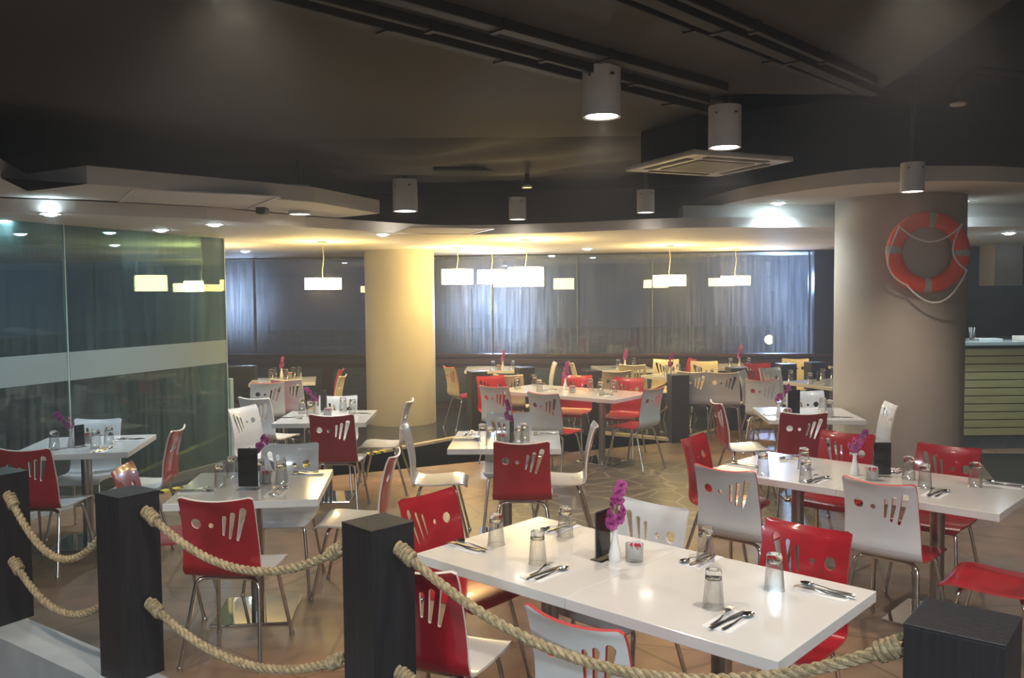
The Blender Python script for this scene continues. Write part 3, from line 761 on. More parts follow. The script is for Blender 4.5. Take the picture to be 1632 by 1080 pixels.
# vase, orchid, menu stand, sachet jar
def make_vase():
    bm = bmesh.new(); lathe(bm, [(0.0, 0.0), (0.024, 0.0), (0.027, 0.01), (0.026, 0.03), (0.017, 0.07), (0.011, 0.10), (0.011, 0.118), (0.017, 0.132), (0.015, 0.132), (0.009, 0.116), (0.009, 0.095), (0.0, 0.09)], 20, cap=False)
    return link('bud_vase', bm, PORC, None, True)
def blossom_bm(r=0.026):
    bm = bmesh.new()
    for k, (ln, w) in enumerate([(1.0, 0.42), (0.95, 0.60), (0.9, 0.40), (0.9, 0.40), (0.95, 0.60)]):
        a0 = PI / 2 + k * 2 * PI / 5; prev = None
        for s in range(6):
            t = s / 5; rr = r * ln * t; ww = r * w * math.sin(PI * min(1, 0.12 + t * 0.88)) ** 0.8 + 0.0006
            zc = 0.004 * math.sin(t * PI) - 0.003 * t
            c, sn = math.cos(a0), math.sin(a0)
            L_, R_, C_ = [bm.verts.new((c * rr - sn * q, sn * rr + c * q, zc + 0.0025 * (abs(q) > 0))) for q in (-ww, ww, 0)]
            if prev: bm.faces.new((prev[0], prev[2], C_, L_)); bm.faces.new((prev[2], prev[1], R_, C_))
            prev = (L_, R_, C_)
    for f in bm.faces: f.material_index = 0
    n0 = len(bm.faces)
    lathe(bm, [(0.0, 0.012), (0.004, 0.010), (0.005, 0.004), (0.002, 0.0)], 8, 0, 0, 1)
    return bm
def make_orchid(rng, n=7, h=0.17, lean=0.05):
    root = empty('orchid_spray')
    pts = [Vector((0, 0, -0.045)), Vector((0, 0, 0.02)), Vector((lean * 0.3, 0, h * 0.5)), Vector((lean, 0, h))]
    sp_ = [Vector(p) for p in spline([tuple(p) for p in pts], 6)]
    bm = bmesh.new(); tube(bm, sp_, 0.0018, 6); link('stem', bm, STEM, root, True)
    for i in range(n):
        t = 0.36 + 0.64 * i / (n - 1); p = sp_[int(t * (len(sp_) - 1))]
        bmb = blossom_bm(0.037 - 0.009 * t)
        o = link('blossom', bmb, [PINK, ORCHC], root, True, recalc=False)
        yaw = rng.uniform(-0.9, 0.9) + (0.6 if i % 2 else -0.6)
        o.rotation_euler = (PI / 2 + rng.uniform(-0.4, 0.3), rng.uniform(-0.4, 0.4), yaw)
        o.location = p + Vector((0.024 * math.sin(yaw), -0.016, 0))
    return root
rngs = random.Random(11)
VASE = make_vase(); ORCH = [make_orchid(rngs, 8, 0.17, 0.03), make_orchid(rngs, 7, 0.13, 0.10), make_orchid(rngs, 6, 0.11, -0.08)]; orch_used = [0, 0, 0]
def vase(px, py, desc, kind=0, rz=0.0, z=0.75, s=1.0):
    p = snap(P(px, py, z))
    place(VASE, p, 0, 'small white bud vase on ' + desc, 'vase', 'white bud vases')
    o = ORCH[kind] if not orch_used[kind] else copy_tree(ORCH[kind]); orch_used[kind] = 1
    o.location = p + Vector((0, 0, 0.137)); o.rotation_euler = (0, 0, rz); o.scale = (s, s, s)
    tag(o, 'purple orchid spray in the white vase on ' + desc, 'flower', 'orchid sprays')
def menu_stand():
    root = empty('menu_stand')
    bm = bmesh.new(); box(bm, -0.05, 0.05, -0.03, 0.03, 0, 0.003, bev=0.001); box(bm, -0.05, 0.05, -0.0045, -0.0025, 0.003, 0.20); box(bm, -0.05, 0.05, 0.0025, 0.0045, 0.003, 0.20); link('clear_holder', bm, ACRYL, root)
    bm = bmesh.new(); box(bm, -0.049, 0.049, -0.0014, 0.0014, 0.012, 0.205); c = link('menu_card', bm, CARD, root)
    bm = bmesh.new()
    for k in range(5): box(bm, -0.030, 0.030 - 0.008 * (k % 3), -0.0022, -0.0015, 0.185 - 0.011 * k, 0.1875 - 0.011 * k)
    link('printed_lines', bm, PRINT, c)
    return root
MENU = menu_stand(); menu_used = [0]
def menu(px, py, rz, desc, z=0.75, s=1.0):
    o = MENU if not menu_used[0] else copy_tree(MENU); menu_used[0] = 1
    o.location = snap(P(px, py, z), 0.34); o.rotation_euler = (0, 0, math.radians(rz)); o.scale = (s, s, s)
    tag(o, 'dark menu card in a clear stand on ' + desc, 'menu', 'menu stands')
def make_jar():
    bm = bmesh.new(); lathe(bm, [(0.0, 0.0), (0.033, 0.0), (0.037, 0.004), (0.038, 0.07), (0.036, 0.07), (0.035, 0.007), (0.0, 0.006)], 24, cap=False)
    return link('sachet_jar', bm, TGLASS, None, True)
JAR = make_jar()
bm = bmesh.new(); box(bm, -0.019, 0.019, -0.0012, 0.0012, 0, 0.075, bev=0.0008); SACH = link('sugar_sachet', bm, PAPER)
bm = bmesh.new()
for sx in (-1, 1): lathe(bm, [(0.0, -0.0004), (0.0055, -0.0004), (0.0055, 0.0004), (0.0, 0.0004)], 12, sx * 0.0045, 0.004)
bm2 = [bm.verts.new((x, y, zz)) for zz in (-0.0004, 0.0004) for x, y in ((-0.0095, 0.002), (0.0095, 0.002), (0, -0.011))]
bm.faces.new(bm2[:3]); bm.faces.new(bm2[3:])
for v in bm.verts: v.co = Vector((v.co.x * 1.5, -0.0014 + v.co.z, v.co.y * 1.5 + 0.055))
hrt = link('heart_print', bm, HEART, SACH)
def jar(px, py, desc, z=0.75, n=4):
    p = snap(P(px, py, z)); place(JAR, p, 0, 'clear glass jar of sugar sachets on ' + desc, 'jar', 'sachet jars')
    for k in range(n):
        off = Vector((0.012 * math.cos(k * 1.7 + 0.4), 0.012 * (k - (n - 1) / 2) / max(1, (n - 1) / 2) * 1.0, 0.0068))
        o = SACH if 'sugar_sachet' not in cut_used else copy_tree(SACH); cut_used['sugar_sachet'] = 1
        o.location = p + off + Vector((0, 0, 0.0005)); o.rotation_euler = (0, 0, random.uniform(-0.3, 0.3))
        tag(o, 'white sugar sachet with a red heart in the jar on ' + desc, 'sugar sachet', 'sugar sachets in the jar on ' + desc)
CAND = None

T1n, T2n, T3n, T4n, T5n, T6n, T7n, T8n = ('the big front table', 'the right long table', 'the mirror-footed table', 'the glass-wall table',
    'the pillar-side table', 'the far left window table', 'the small centre table', 'the rear long table')
T9n, T10n, T11n, T12n, T13n, T14n = ('the pale window table', 'the yellow-lit table', 'the blue-lit table', 'the lifebuoy-side table', 'the cream window table', 'the narrow window table')
tumblers(T1n, [(791, 868), (857, 898), (901, 855), (1124, 893), (1137, 968), (1234, 940)])
tumblers(T2n, [(1216, 757), (1281, 748), (1284, 768), (1448, 764), (1474, 778), (1554, 775)])
tumblers(T3n, [(352, 775), (371, 762), (414, 768), (449, 771)])
tumblers(T4n, [(87, 716), (153, 714), (174, 707)])
tumblers(T5n, [(482, 659), (495, 663), (547, 656), (562, 659)])
tumblers(T6n, [(432, 606), (439, 601), (456, 606), (468, 602), (478, 600)])
tumblers(T7n, [(769, 704), (782, 710), (836, 703), (827, 708)])
tumblers(T8n, [(825, 620), (852, 615), (860, 624), (941, 623), (957, 628), (978, 625)])
tumblers(T9n, [(985, 588), (1010, 585)], 0.762)
tumblers(T10n, [(1040, 603), (1060, 598), (1071, 600), (1081, 596), (1112, 599)], 0.762)
tumblers(T11n, [(1235, 604), (1273, 613), (1285, 601), (1295, 602), (1328, 599)], 0.75)
tumblers(T12n, [(1242, 662), (1311, 657), (1322, 661)])
tumblers(T13n, [(786, 590), (817, 590)], 0.762)
tumblers(T14n, [(1165, 586), (1193, 585)], 0.762)

setting(740, 871, 138, 'the left end of the big front table')
setting(870, 914, 48, 'the near left place of the big front table')
setting(893, 842, 228, 'the far left place of the big front table')
setting(1126, 889, 228, 'the far right place of the big front table')
setting(1163, 990, 48, 'the near right place of the big front table')
setting(1310, 944, -42, 'the right end of the big front table') if False else setting(1312, 944, 138 , 'the right end of the big front table')
setting(1178, 741, 138, 'the left end of the right long table')
setting(1262, 730, 228, 'the far left place of the right long table')
setting(1302, 765, 48, 'the near left place of the right long table')
setting(1428, 750, 228, 'the far right place of the right long table')
setting(1492, 787, 48, 'the near right place of the right long table')
setting(1604, 770, 138, 'the right end of the right long table')
setting(315, 783, 4, 'the left side of the mirror-footed table')
setting(442, 784, 92, 'the near side of the mirror-footed table')
setting(490, 756, 184, 'the right side of the mirror-footed table')
setting(207, 701, 186, 'the right side of the glass-wall table')
setting(160, 719, 92, 'the near side of the glass-wall table')
setting(466, 667, 4, 'the left side of the pillar-side table')
setting(571, 660, 184, 'the right side of the pillar-side table')
setting(742, 700, 2, 'the left side of the small centre table', nap=True)
setting(873, 692, 182, 'the right side of the small centre table')
setting(742, 690, 272, 'the far left corner of the small centre table', nap=False)
setting(965, 630, 52, 'the near right place of the rear long table')
setting(876, 622, 52, 'the near left place of the rear long table')
setting(1232, 661, 2, 'the left side of the lifebuoy-side table')
setting(1340, 667, 178, 'the right side of the lifebuoy-side table')
setting(458, 610, 92, 'the near side of the far left window table', nap=False)
setting(1305, 611, 100, 'the near side of the blue-lit table', nap=False)
# bare white place mat where the small centre table has no glass
vase(980, 893, T1n, 0, 0.0, s=1.05); menu(961, 890, 48, T1n); jar(1011, 893, T1n)
vase(1362, 757, T2n, 2, 3.4); menu(1396, 758, -6, T2n); jar(1389, 765, T2n)
vase(399, 770, T3n, 1, 0.2); menu(396, 779, -2, T3n, s=1.15); jar(424, 770, T3n)
vase(114, 712, T4n, 2, 0.3); jar(138, 706, T4n); menu(127, 712, 60, T4n, s=0.8)
vase(504, 662, T5n, 2, 0.4); menu(517, 655, 70, T5n, s=1.0); jar(522, 664, T5n)
vase(449, 604, T6n, 0, 0.4, s=0.8); jar(462, 604, T6n)
vase(812, 702, T7n, 0, 2.9, s=0.9); menu(816, 706, 70, T7n, s=0.8); jar(799, 707, T7n)
vase(901, 621, T8n, 0, 0.2); jar(912, 626, T8n)
vase(996, 588, T9n, 0, 0.0, 0.762, 0.8); menu(978, 586, 80, T9n, 0.762)
vase(1050, 603, T10n, 0, 0.3, 0.762, 1.0); jar(1050, 606, T10n, 0.762, 2)
vase(1241, 664, T12n, 1, 0.2); menu(1265, 661, 0, T12n, s=1.1); jar(1255, 665, T12n)
vase(801, 592, T13n, 0, 0.5, 0.762, 0.8); jar(794, 593, T13n, 0.762, 2)
vase(1180, 586, T14n, 0, -0.3, 0.762, 1.0)
# unlit candle glass on the blue-lit table
bm = bmesh.new(); lathe(bm, [(0.0, 0.0), (0.018, 0.0), (0.018, 0.10), (0.008, 0.12), (0.008, 0.13), (0.0, 0.13)], 16, cap=False)
o = link('pepper_bottle', bm, BLACKP, None, True); o.location = snap(P(1304, 607, 0.75)); tag(o, 'small dark bottle on the blue-lit table', 'bottle')

# ------------------------------------------------------------------ posts and ropes
def post(x, y, z0, z1, side, deg, label):
    o = empty('rope_post', (x, y, z0), math.radians(deg)); h = z1 - z0; s = side / 2
    bm = bmesh.new(); box(bm, -s, s, -s, s, 0, h - 0.006, bev=0.002); link('post_body', bm, BLACKW, o)
    bm = bmesh.new(); box(bm, -s - 0.001, s + 0.001, -s - 0.001, s + 0.001, h - 0.006, h, bev=0.002); link('top_cap', bm, BLACKW, o)
    return tag(o, label, 'post', 'black rope posts')
def ctr(pts, z):
    v = Vector((0, 0, 0))
    for p in pts: v += P(*p, z)
    return v / len(pts)
c3 = ctr([(541.7, 831), (662.5, 830)], 1.08); c4 = ctr([(1437, 992.6), (1632, 982)], 1.08)
post(c3.x, c3.y, 0.3, 1.08, 0.176, 44, 'black square post in front of the big table, rope on both sides')
post(c4.x + 0.0, c4.y, 0.3, 1.08, 0.21, -39, 'black square post at the bottom right corner')
r2 = P(255, 782, 1.06); c2 = r2 + Vector((-0.135, 0.0, 0)); post(c2.x, c2.y, 0.3, 1.06, 0.176, 55, 'black square post left of the mirror-footed table')
r1 = P(45, 985, 0.3); c1 = r1 + Vector((-0.12, 0.0, 0)); post(c1.x, c1.y + 0.0, 0.3, 1.02, 0.19, 60, 'black square post at the left picture edge, standing on the kerb')
FP = [(K3.x + 0.0, K3.y + 0.02, 6, 'black post with ropes behind the long table'), (3.02, 11.55, 8, 'black post with ropes right of the first far one'), (1.04, 11.28, 20, 'far black post between the two orange-lit chairs'),
      (0.17, 11.9, 20, 'far black post behind the rear long table'), (-0.47, 11.35, 20, 'far black post right of the cream pillar'), (3.87, 12.1, 8, 'far black post behind the blue-lit table'), (4.35, 12.3, 8, 'far black post at the window corner')]
for x, y, dg, lb in FP: post(x, y, 0.0, 0.84, 0.22, dg, lb)

def rope(a, b, sag, label, m, R_=0.0165, knots=(True, True), group='ropes between the posts'):
    root = empty('rope', a); L0 = (b - a).length
    n = max(24, int(L0 / 0.008)) if R_ > 0.012 and L0 < 3 else 60
    pts = []
    for i in range(n + 1):
        t = i / n; p = a.lerp(b, t); p.z -= sag * 4 * t * (1 - t); pts.append(p - a)
    bm = bmesh.new(); acc = 0.0; strands = [[], [], []]; prev = pts[0]
    for i, p in enumerate(pts):
        acc += (p - prev).length; prev = p
        t = (pts[min(i + 1, n)] - pts[max(i - 1, 0)]).normalized(); u = Vector((0, 0, 1)); u = (u - t * u.dot(t)).normalized(); w = t.cross(u)
        for s in range(3):
            an = acc / (R_ * 5.2) * 2 * PI / 1.0 + s * 2 * PI / 3
            strands[s].append(p + (u * math.cos(an) + w * math.sin(an)) * R_ * 0.50)
    for s in strands: tube(bm, s, R_ * 0.56, 7)
    link('twisted_rope', bm, m, root, True)
    for use, p, q in ((knots[0], pts[0], pts[3]), (knots[1], pts[-1], pts[-4])):
        if not use: continue
        d = (q - p).normalized(); bm = bmesh.new(); u = Vector((0, 0, 1)); u = (u - d * u.dot(d)).normalized(); w = d.cross(u)
        hel = []
        for k in range(61):
            an = k / 60 * 4.5 * 2 * PI; hel.append(p + d * (-0.002 + k / 60 * R_ * 4.2) + (u * math.cos(an) + w * math.sin(an)) * R_ * 1.15)
        tube(bm, hel, R_ * 0.55, 7); link('knot', bm, m, root, True)
    return tag(root, label, 'rope', group)

def near_rope(pa, ya, pb, yb, sag, label): return rope(PD(*pa, ya), PD(*pb, yb), sag, label, ROPE)
# p1 -> p2
def face_pt(c, side, deg, which, px, py):
    return None
ya1, ya2, ya3, ya4 = r1.y - 0.03, c2.y - 0.06, c3.y - 0.075, c4.y + 0.0
near_rope((14, 788), c1.y - 0.12, (172, 838), c2.y + 0.02, 0.215, 'upper rope between the two leftmost near posts')
near_rope((22, 893), c1.y - 0.12, (176, 952), c2.y + 0.02, 0.15, 'lower rope between the two leftmost near posts')
near_rope((233, 814), c2.y - 0.04, (546, 872), c3.y + 0.03, 0.155, 'upper rope from the left near post to the centre near post')
near_rope((239, 960), c2.y - 0.04, (546, 1050), c3.y + 0.03, 0.13, 'lower rope from the left near post to the centre near post')
near_rope((636, 872), c3.y - 0.05, (1440, 1026), c4.y + 0.02, 0.235, 'upper rope crossing in front of the big table')
near_rope((636, 1070), c3.y - 0.05, (1440, 1230), c4.y + 0.02, 0.20, 'lower rope at the bottom edge right of the centre post')
def fr(a, b, z0, z1, sag, label):
    A = Vector((a[0], a[1], z0)); B = Vector((b[0], b[1], z1)); d = (B - A).normalized()
    rope(A + d * 0.11, B - d * 0.11, sag, label, ROPED, 0.014, group='ropes between the posts')
for z, w in ((0.74, 'upper'), (0.42, 'lower')):
    fr(FP[0], FP[1], z, z, 0.20, '%s rope between the two far posts beside the wide pillar' % w)
    fr(FP[2], FP[0], z, z, 0.16, '%s rope behind the orange-lit chairs' % w)
    fr(FP[3], FP[2], z, z, 0.16, '%s rope behind the orchid of the rear long table' % w)
    fr(FP[4], FP[3], z, z, 0.18, '%s rope behind the cream-backed slotted chair' % w)
    fr(FP[1], FP[5], z, z, 0.14, '%s rope behind the blue-lit table' % w)

# ------------------------------------------------------------------ lamps
def cyl_lamp(px, yb, y, dia, label, power, seen=True):
    b = PD(px, yb, y); r = dia / 2; h = dia * 1.27
    o = empty('cylinder_lamp', (b.x, b.y, b.z)); top = 3.03
    bm = bmesh.new(); lathe(bm, [(r * 0.86, 0.004), (r, 0.0), (r, h), (0.0, h)], 36, cap=False); lathe(bm, [(r * 0.86, 0.004), (r * 0.80, 0.05)], 36, cap=False); link('housing', bm, LAMPW, o, True)
    bm = bmesh.new(); lathe(bm, [(0.0, 0.016), (r * 0.83, 0.016), (r * 0.83, 0.022), (0, 0.022)], 28, cap=False); link('lens', bm, BULBW, o)
    bm = bmesh.new(); box(bm, r * 0.35, r * 0.55, -r - 0.001, -r + 0.03, h * 0.78, h * 0.82); box(bm, -r * 0.75, -r * 0.65, -r * 0.74 - 0.004, -r * 0.74 + 0.03, h * 0.78, h * 0.82); link('screw', bm, CHROME, o)
    up = (3.5 if (b.y > 9.0 or b.x > 2.2) else 3.03) - b.z
    if up > h + 0.01:
        bm = bmesh.new(); lathe(bm, [(0.018, h), (0.018, up)], 12); link('stem', bm, DUCT, o, True)
    spot(o, (0, 0, -0.01), power, (1.0, 0.83, 0.67), 118, 0.7, r * 0.7)
    return tag(o, label, 'ceiling lamp', 'white cylinder ceiling lamps')
LP = 94
cyl_lamp(959, 187, 4.56, 0.200, 'largest white cylinder lamp under the dark ceiling', LP)
cyl_lamp(1155, 236, 5.26, 0.196, 'white cylinder lamp just above the ceiling air conditioner', LP)
cyl_lamp(646, 337, 8.55, 0.245, 'white cylinder lamp above the cream pillar', LP)
cyl_lamp(825, 350, 8.9, 0.178, 'small white cylinder lamp above the glowing window lamps', LP)
cyl_lamp(1029, 339, 8.4, 0.172, 'small white cylinder lamp left of the air conditioner', LP)
cyl_lamp(1454, 306, 6.7, 0.176, 'white cylinder lamp before the wide pillar above the lifebuoy', LP)
cyl_lamp(478, 342, 7.6, 0.200, 'white cylinder lamp beside the left stepped soffit', LP)
for x, y, w in ((1.2, 2.55, 'right of centre'), (-0.8, 2.55, 'left of centre'), (-2.6, 3.3, 'added fill at far left'), (2.9, 3.0, 'added fill at far right')):  # outer pair is unseen, added to light the front tables
    o = empty('cylinder_lamp', (x, y, 2.80)); r = 0.1
    bm = bmesh.new(); lathe(bm, [(r * 0.86, 0.004), (r, 0.0), (r, 0.23 if x < 2.4 else 0.7), (0.0, 0.23 if x < 2.4 else 0.7)], 36, cap=False); link('housing', bm, LAMPW, o, True)
    bm = bmesh.new(); lathe(bm, [(0.0, 0.016), (r * 0.83, 0.016), (r * 0.83, 0.022), (0, 0.022)], 28, cap=False); link('lens', bm, BULBW, o)
    spot(o, (0, 0, -0.01), LP, (1.0, 0.83, 0.67), 118, 0.7, 0.07); tag(o, 'white cylinder lamp over the front tables, ' + w, 'ceiling lamp', 'white cylinder ceiling lamps')

# unseen cool fill lamps added behind the viewer to brighten the chair backs
for x, y, w in ((-2.6, -1.0, 'left'), (0.4, -1.4, 'middle'), (3.4, -0.8, 'right')):
    o = empty('rear_fill_lamp', (x, y, 2.98)); bm = bmesh.new(); box(bm, -0.30, 0.30, -0.30, 0.30, 0.0, 0.05, bev=0.01); link('frame', bm, LAMPW, o)
    l = bpy.data.lights.new('panel', 'AREA'); l.energy = 150; l.color = (0.74, 0.89, 1.0); l.shape = 'SQUARE'; l.size = 0.56
    g = bpy.data.objects.new('panel', l); COL.objects.link(g); g.location = (0, 0, -0.01); g.parent = o
    tag(o, 'square white fill lamp added behind the camera, ' + w, 'ceiling lamp')

def downlight(px, py, z, label, power=22, r=0.055, col=(0.66, 0.86, 1.0)):
    p = P(px, py, z); o = empty('downlight', p)
    bm = bmesh.new(); lathe(bm, [(r, 0.002), (r + 0.018, -0.006), (r + 0.022, 0.0), (r + 0.022, 0.004), (r, 0.004)], 28, cap=False); link('trim_ring', bm, LAMPW, o, True)
    bm = bmesh.new(); lathe(bm, [(0, -0.022), (r * 0.6, -0.018), (r, -0.004), (r, 0.002)], 24, cap=False); link('lens', bm, BULBC, o)
    spot(o, (0, 0, -0.03), power, col, 140, 0.8, r)
    return tag(o, label, 'downlight', 'round recessed downlights')
downlight(80, 340, 2.49, 'bright recessed downlight above the left half of the glass partition', 60)
downlight(4, 351, 2.49, 'recessed downlight at the left picture edge')
downlight(342, 357, 2.49, 'bright recessed downlight above the right edge of the glass partition', 75)
downlight(256, 366, 2.49, 'small recessed downlight behind the glass partition', 14)
downlight(391, 400, 2.49, 'recessed downlight over the left windows', 22)
downlight(610, 373, 2.49, 'recessed downlight left of the cream pillar top', 22)
downlight(936, 396, 2.49, 'recessed downlight over the middle windows', 22)
downlight(879, 407, 2.49, 'faint downlight standing in for a small reflection beside the window lamps', 6)  # weak lamp added in place of a small reflection
downlight(1240, 323, 2.72, 'recessed downlight in the curved soffit left of the wide pillar', 80)
downlight(1532, 320, 2.72, 'recessed downlight right of the lifebuoy', 55)
downlight(1608, 371, 2.49, 'recessed downlight over the bar counter', 90)

def pendant(px, yd, y, dia, h, label, power=1.0):
    c = PD(px, yd, y); top = 2.49; o = empty('pendant_lamp', (c.x, c.y, top)); r = dia / 2; dz = c.z - top
    bm = bmesh.new(); lathe(bm, [(0, 0), (0.055, 0), (0.055, -0.018), (0.0, -0.02)], 24, cap=False); link('ceiling_rose', bm, ACW, o, True)
    bm = bmesh.new(); tube(bm, [(0.0, 0, -0.018), (0.012, 0.0, dz * 0.4), (-0.008, 0, dz * 0.75), (0, 0, dz + h / 2)], 0.004, 6); link('cable', bm, CABLE, o, True)
    bm = bmesh.new(); lathe(bm, [(r, dz - h / 2), (r, dz + h / 2)], 40, cap=False); lathe(bm, [(0, dz - h / 2 + 0.01), (r, dz - h / 2 + 0.01)], 40, cap=False); lathe(bm, [(0, dz + h / 2 - 0.01), (r, dz + h / 2 - 0.01)], 40, cap=False); link('lamp_shade', bm, SHADE, o, True)
    return tag(o, label, 'pendant lamp', 'glowing drum pendants')
pendant(515, 452, 10.1, 0.42, 0.13, 'glowing yellow drum pendant left of the cream pillar')
pendant(322, 456, 10.6, 0.42, 0.13, 'glowing drum pendant seen through the glass partition')
pendant(729, 441, 11.6, 0.42, 0.20, 'glowing drum pendant nearest the cream pillar in the bright cluster')
pendant(838, 441, 10.1, 0.42, 0.22, 'largest glowing drum pendant of the bright cluster')
pendant(784, 441, 12.6, 0.42, 0.20, 'glowing drum pendant in the middle of the bright cluster')
pendant(1067, 447, 11.6, 0.44, 0.14, 'glowing drum pendant over the yellow-lit table')
pendant(1172, 447, 12.6, 0.42, 0.13, 'glowing drum pendant right of the yellow-lit table')

# ------------------------------------------------------------------ ceiling air conditioners
def cassette(cx, cy, z, size, deg, up, label):
    o = empty('air_conditioner', (cx, cy, z), math.radians(deg)); s = size / 2
    bm = bmesh.new(); box(bm, -s, s, -s, s, 0, 0.035, bev=0.01); link('casing', bm, ACW, o)
    bm = bmesh.new(); box(bm, -s * 0.8, s * 0.8, -s * 0.8, s * 0.8, 0.035, up); link('duct_box', bm, VOID, o)
    bm = bmesh.new(); box(bm, -s * 0.56, s * 0.56, -s * 0.56, s * 0.56, -0.006, 0.002, bev=0.002); link('grille', bm, ACG, o)
    for k in range(4):
        bm = bmesh.new(); box(bm, -s * 0.62, s * 0.62, -s * 0.86, -s * 0.72, -0.004, 0.002); v = link('air_outlet', bm, DUCT, o); v.rotation_euler = (0, 0, k * PI / 2)
    return tag(o, label, 'air conditioner')
def hatch(cx, cy, z, size, deg, label):
    o = empty('access_hatch', (cx, cy, z), math.radians(deg)); s = size / 2
    bm = bmesh.new(); box(bm, -s + 0.02, s - 0.02, -s + 0.02, s - 0.02, -0.004, 0.0); link('panel', bm, SOFFIT, o)
    bm = bmesh.new()
    for k in (-1, 1): box(bm, -s, s, k * s - 0.012, k * s + 0.012, -0.010, 0.0); box(bm, k * s - 0.012, k * s + 0.012, -s, s, -0.010, 0.0)
    link('frame', bm, EDGE_W, o); return tag(o, label, 'access hatch')
a1, a2, a3, a4 = P(1016, 272, 2.75), P(1150, 243, 2.75), P(1248, 258, 2.75), P(1102, 284, 2.75)
ac = (a1 + a2 + a3 + a4) / 4; dgn = a3 - a1
cassette(ac.x, ac.y, 2.75, 0.84, math.degrees(math.atan2(dgn.y, dgn.x)) + 45, 0.7, 'white square ceiling air conditioner left of the wide pillar')
b1 = P(330, 318, 2.575)
hatch(b1.x - 0.15, b1.y + 0.2, 2.60, 1.0, 30, 'thin square access hatch in the left stepped soffit')
b2 = P(700, 366, 2.47); hatch(b2.x, b2.y + 0.35, 2.49, 0.8, 20, 'thin square access hatch in the soffit above the cream pillar')

# small camera on the left soffit
o = empty('security_camera', PD(418, 330, 7.3)); oz = o.location.z
bm = bmesh.new(); box(bm, -0.04, 0.04, -0.06, 0.06, -0.06, 0.0, bev=0.008); link('camera_body', bm, DUCT, o)
bm = bmesh.new(); lathe(bm, [(0.012, 0.0), (0.012, 2.60 - oz)], 10); link('bracket', bm, DUCT, o)
tag(o, 'small dark box hanging from the left soffit rim beside a cylinder lamp', 'security camera')

# ------------------------------------------------------------------ glass partition on the left
ga, gb = Vector((-4.80, 5.25, 0)), Vector((-3.10, 9.55, 0)); gd = (gb - ga).normalized()
def on_line(px):
    d = AX * ((px - 816) / F) + AF; t = (ga.x * gd.y - ga.y * gd.x) / (d.x * gd.y - d.y * gd.x); return (Vector((d.x * t, d.y * t, 0)) - ga).dot(gd)
gs = [0.0, on_line(108), on_line(361)]
gang = math.atan2(gd.y, gd.x)
for i in range(2):
    a, b = gs[i] + 0.004, gs[i + 1] - 0.004
    o = empty('glass_partition', ga, gang)
    bm = bmesh.new(); box(bm, a, b, -0.006, 0.006, 0.06, 2.489); link('pane', bm, PARTGL, o)
    bm = bmesh.new(); box(bm, a, b, -0.008, -0.0065, 1.13, 1.38); link('frosted_band', bm, FROST, o)
    bm = bmesh.new(); box(bm, b - 0.012, b, -0.012, 0.012, 0.06, 2.489); link('edge_strip', bm, GEDGE, o)
    bm = bmesh.new(); box(bm, a, b, -0.03, 0.03, 0.0, 0.06, bev=0.004); link('floor_rail', bm, KERB if i == 0 else GREYM, o)
    tag(o, ['tall greenish glass panel at the left picture edge', 'tall greenish glass panel ending beside the left windows'][i], 'glass panel', 'glass partition panels')
bm = bmesh.new(); box(bm, gs[2] + 0.01, gs[2] + 0.06, -0.03, 0.03, 0, 0.95, bev=0.004); o = link('glass_clamp_post', bm, GEDGE); o.location = ga; o.rotation_euler = (0, 0, gang)
tag(o, 'short pale post at the foot of the glass partition edge', 'post')
# furniture seen dimly beyond the glass
def sofa_bench(x, y, deg, label):
    o = empty('bench', (x, y, 0), math.radians(deg))
    bm = bmesh.new(); box(bm, -0.7, 0.7, -0.25, 0.25, 0.38, 0.46, bev=0.02); link('seat', bm, BLACKP, o)
    bm = bmesh.new(); box(bm, -0.7, 0.7, 0.2, 0.27, 0.46, 0.95, bev=0.02); link('backrest', bm, BLACKP, o)
    for sx in (-1, 1):
        for sy in (-1, 1):
            bm = bmesh.new(); box(bm, sx * 0.62 - 0.03, sx * 0.62 + 0.03, sy * 0.2 - 0.03, sy * 0.2 + 0.03, 0, 0.38); link('leg', bm, BLACKP, o)
    tag(o, label, 'bench')
sofa_bench(-5.2, 9.9, 25, 'dark bench seen through the glass behind the leftmost table')
sofa_bench(-4.0, 10.9, 10, 'dark bench seen through the glass near the windows')
o = empty('counter', (-5.0, 11.6, 0), math.radians(-8))
bm = bmesh.new(); box(bm, -1.0, 1.2, -0.3, 0.3, 0.78, 0.83, bev=0.005); link('worktop', bm, GREYM, o)
bm = bmesh.new(); box(bm, -0.95, 1.15, -0.25, 0.25, 0.0, 0.78); link('cabinet', bm, BLACKP, o)
tag(o, 'dark counter with a pale top dimly visible through the glass', 'counter')

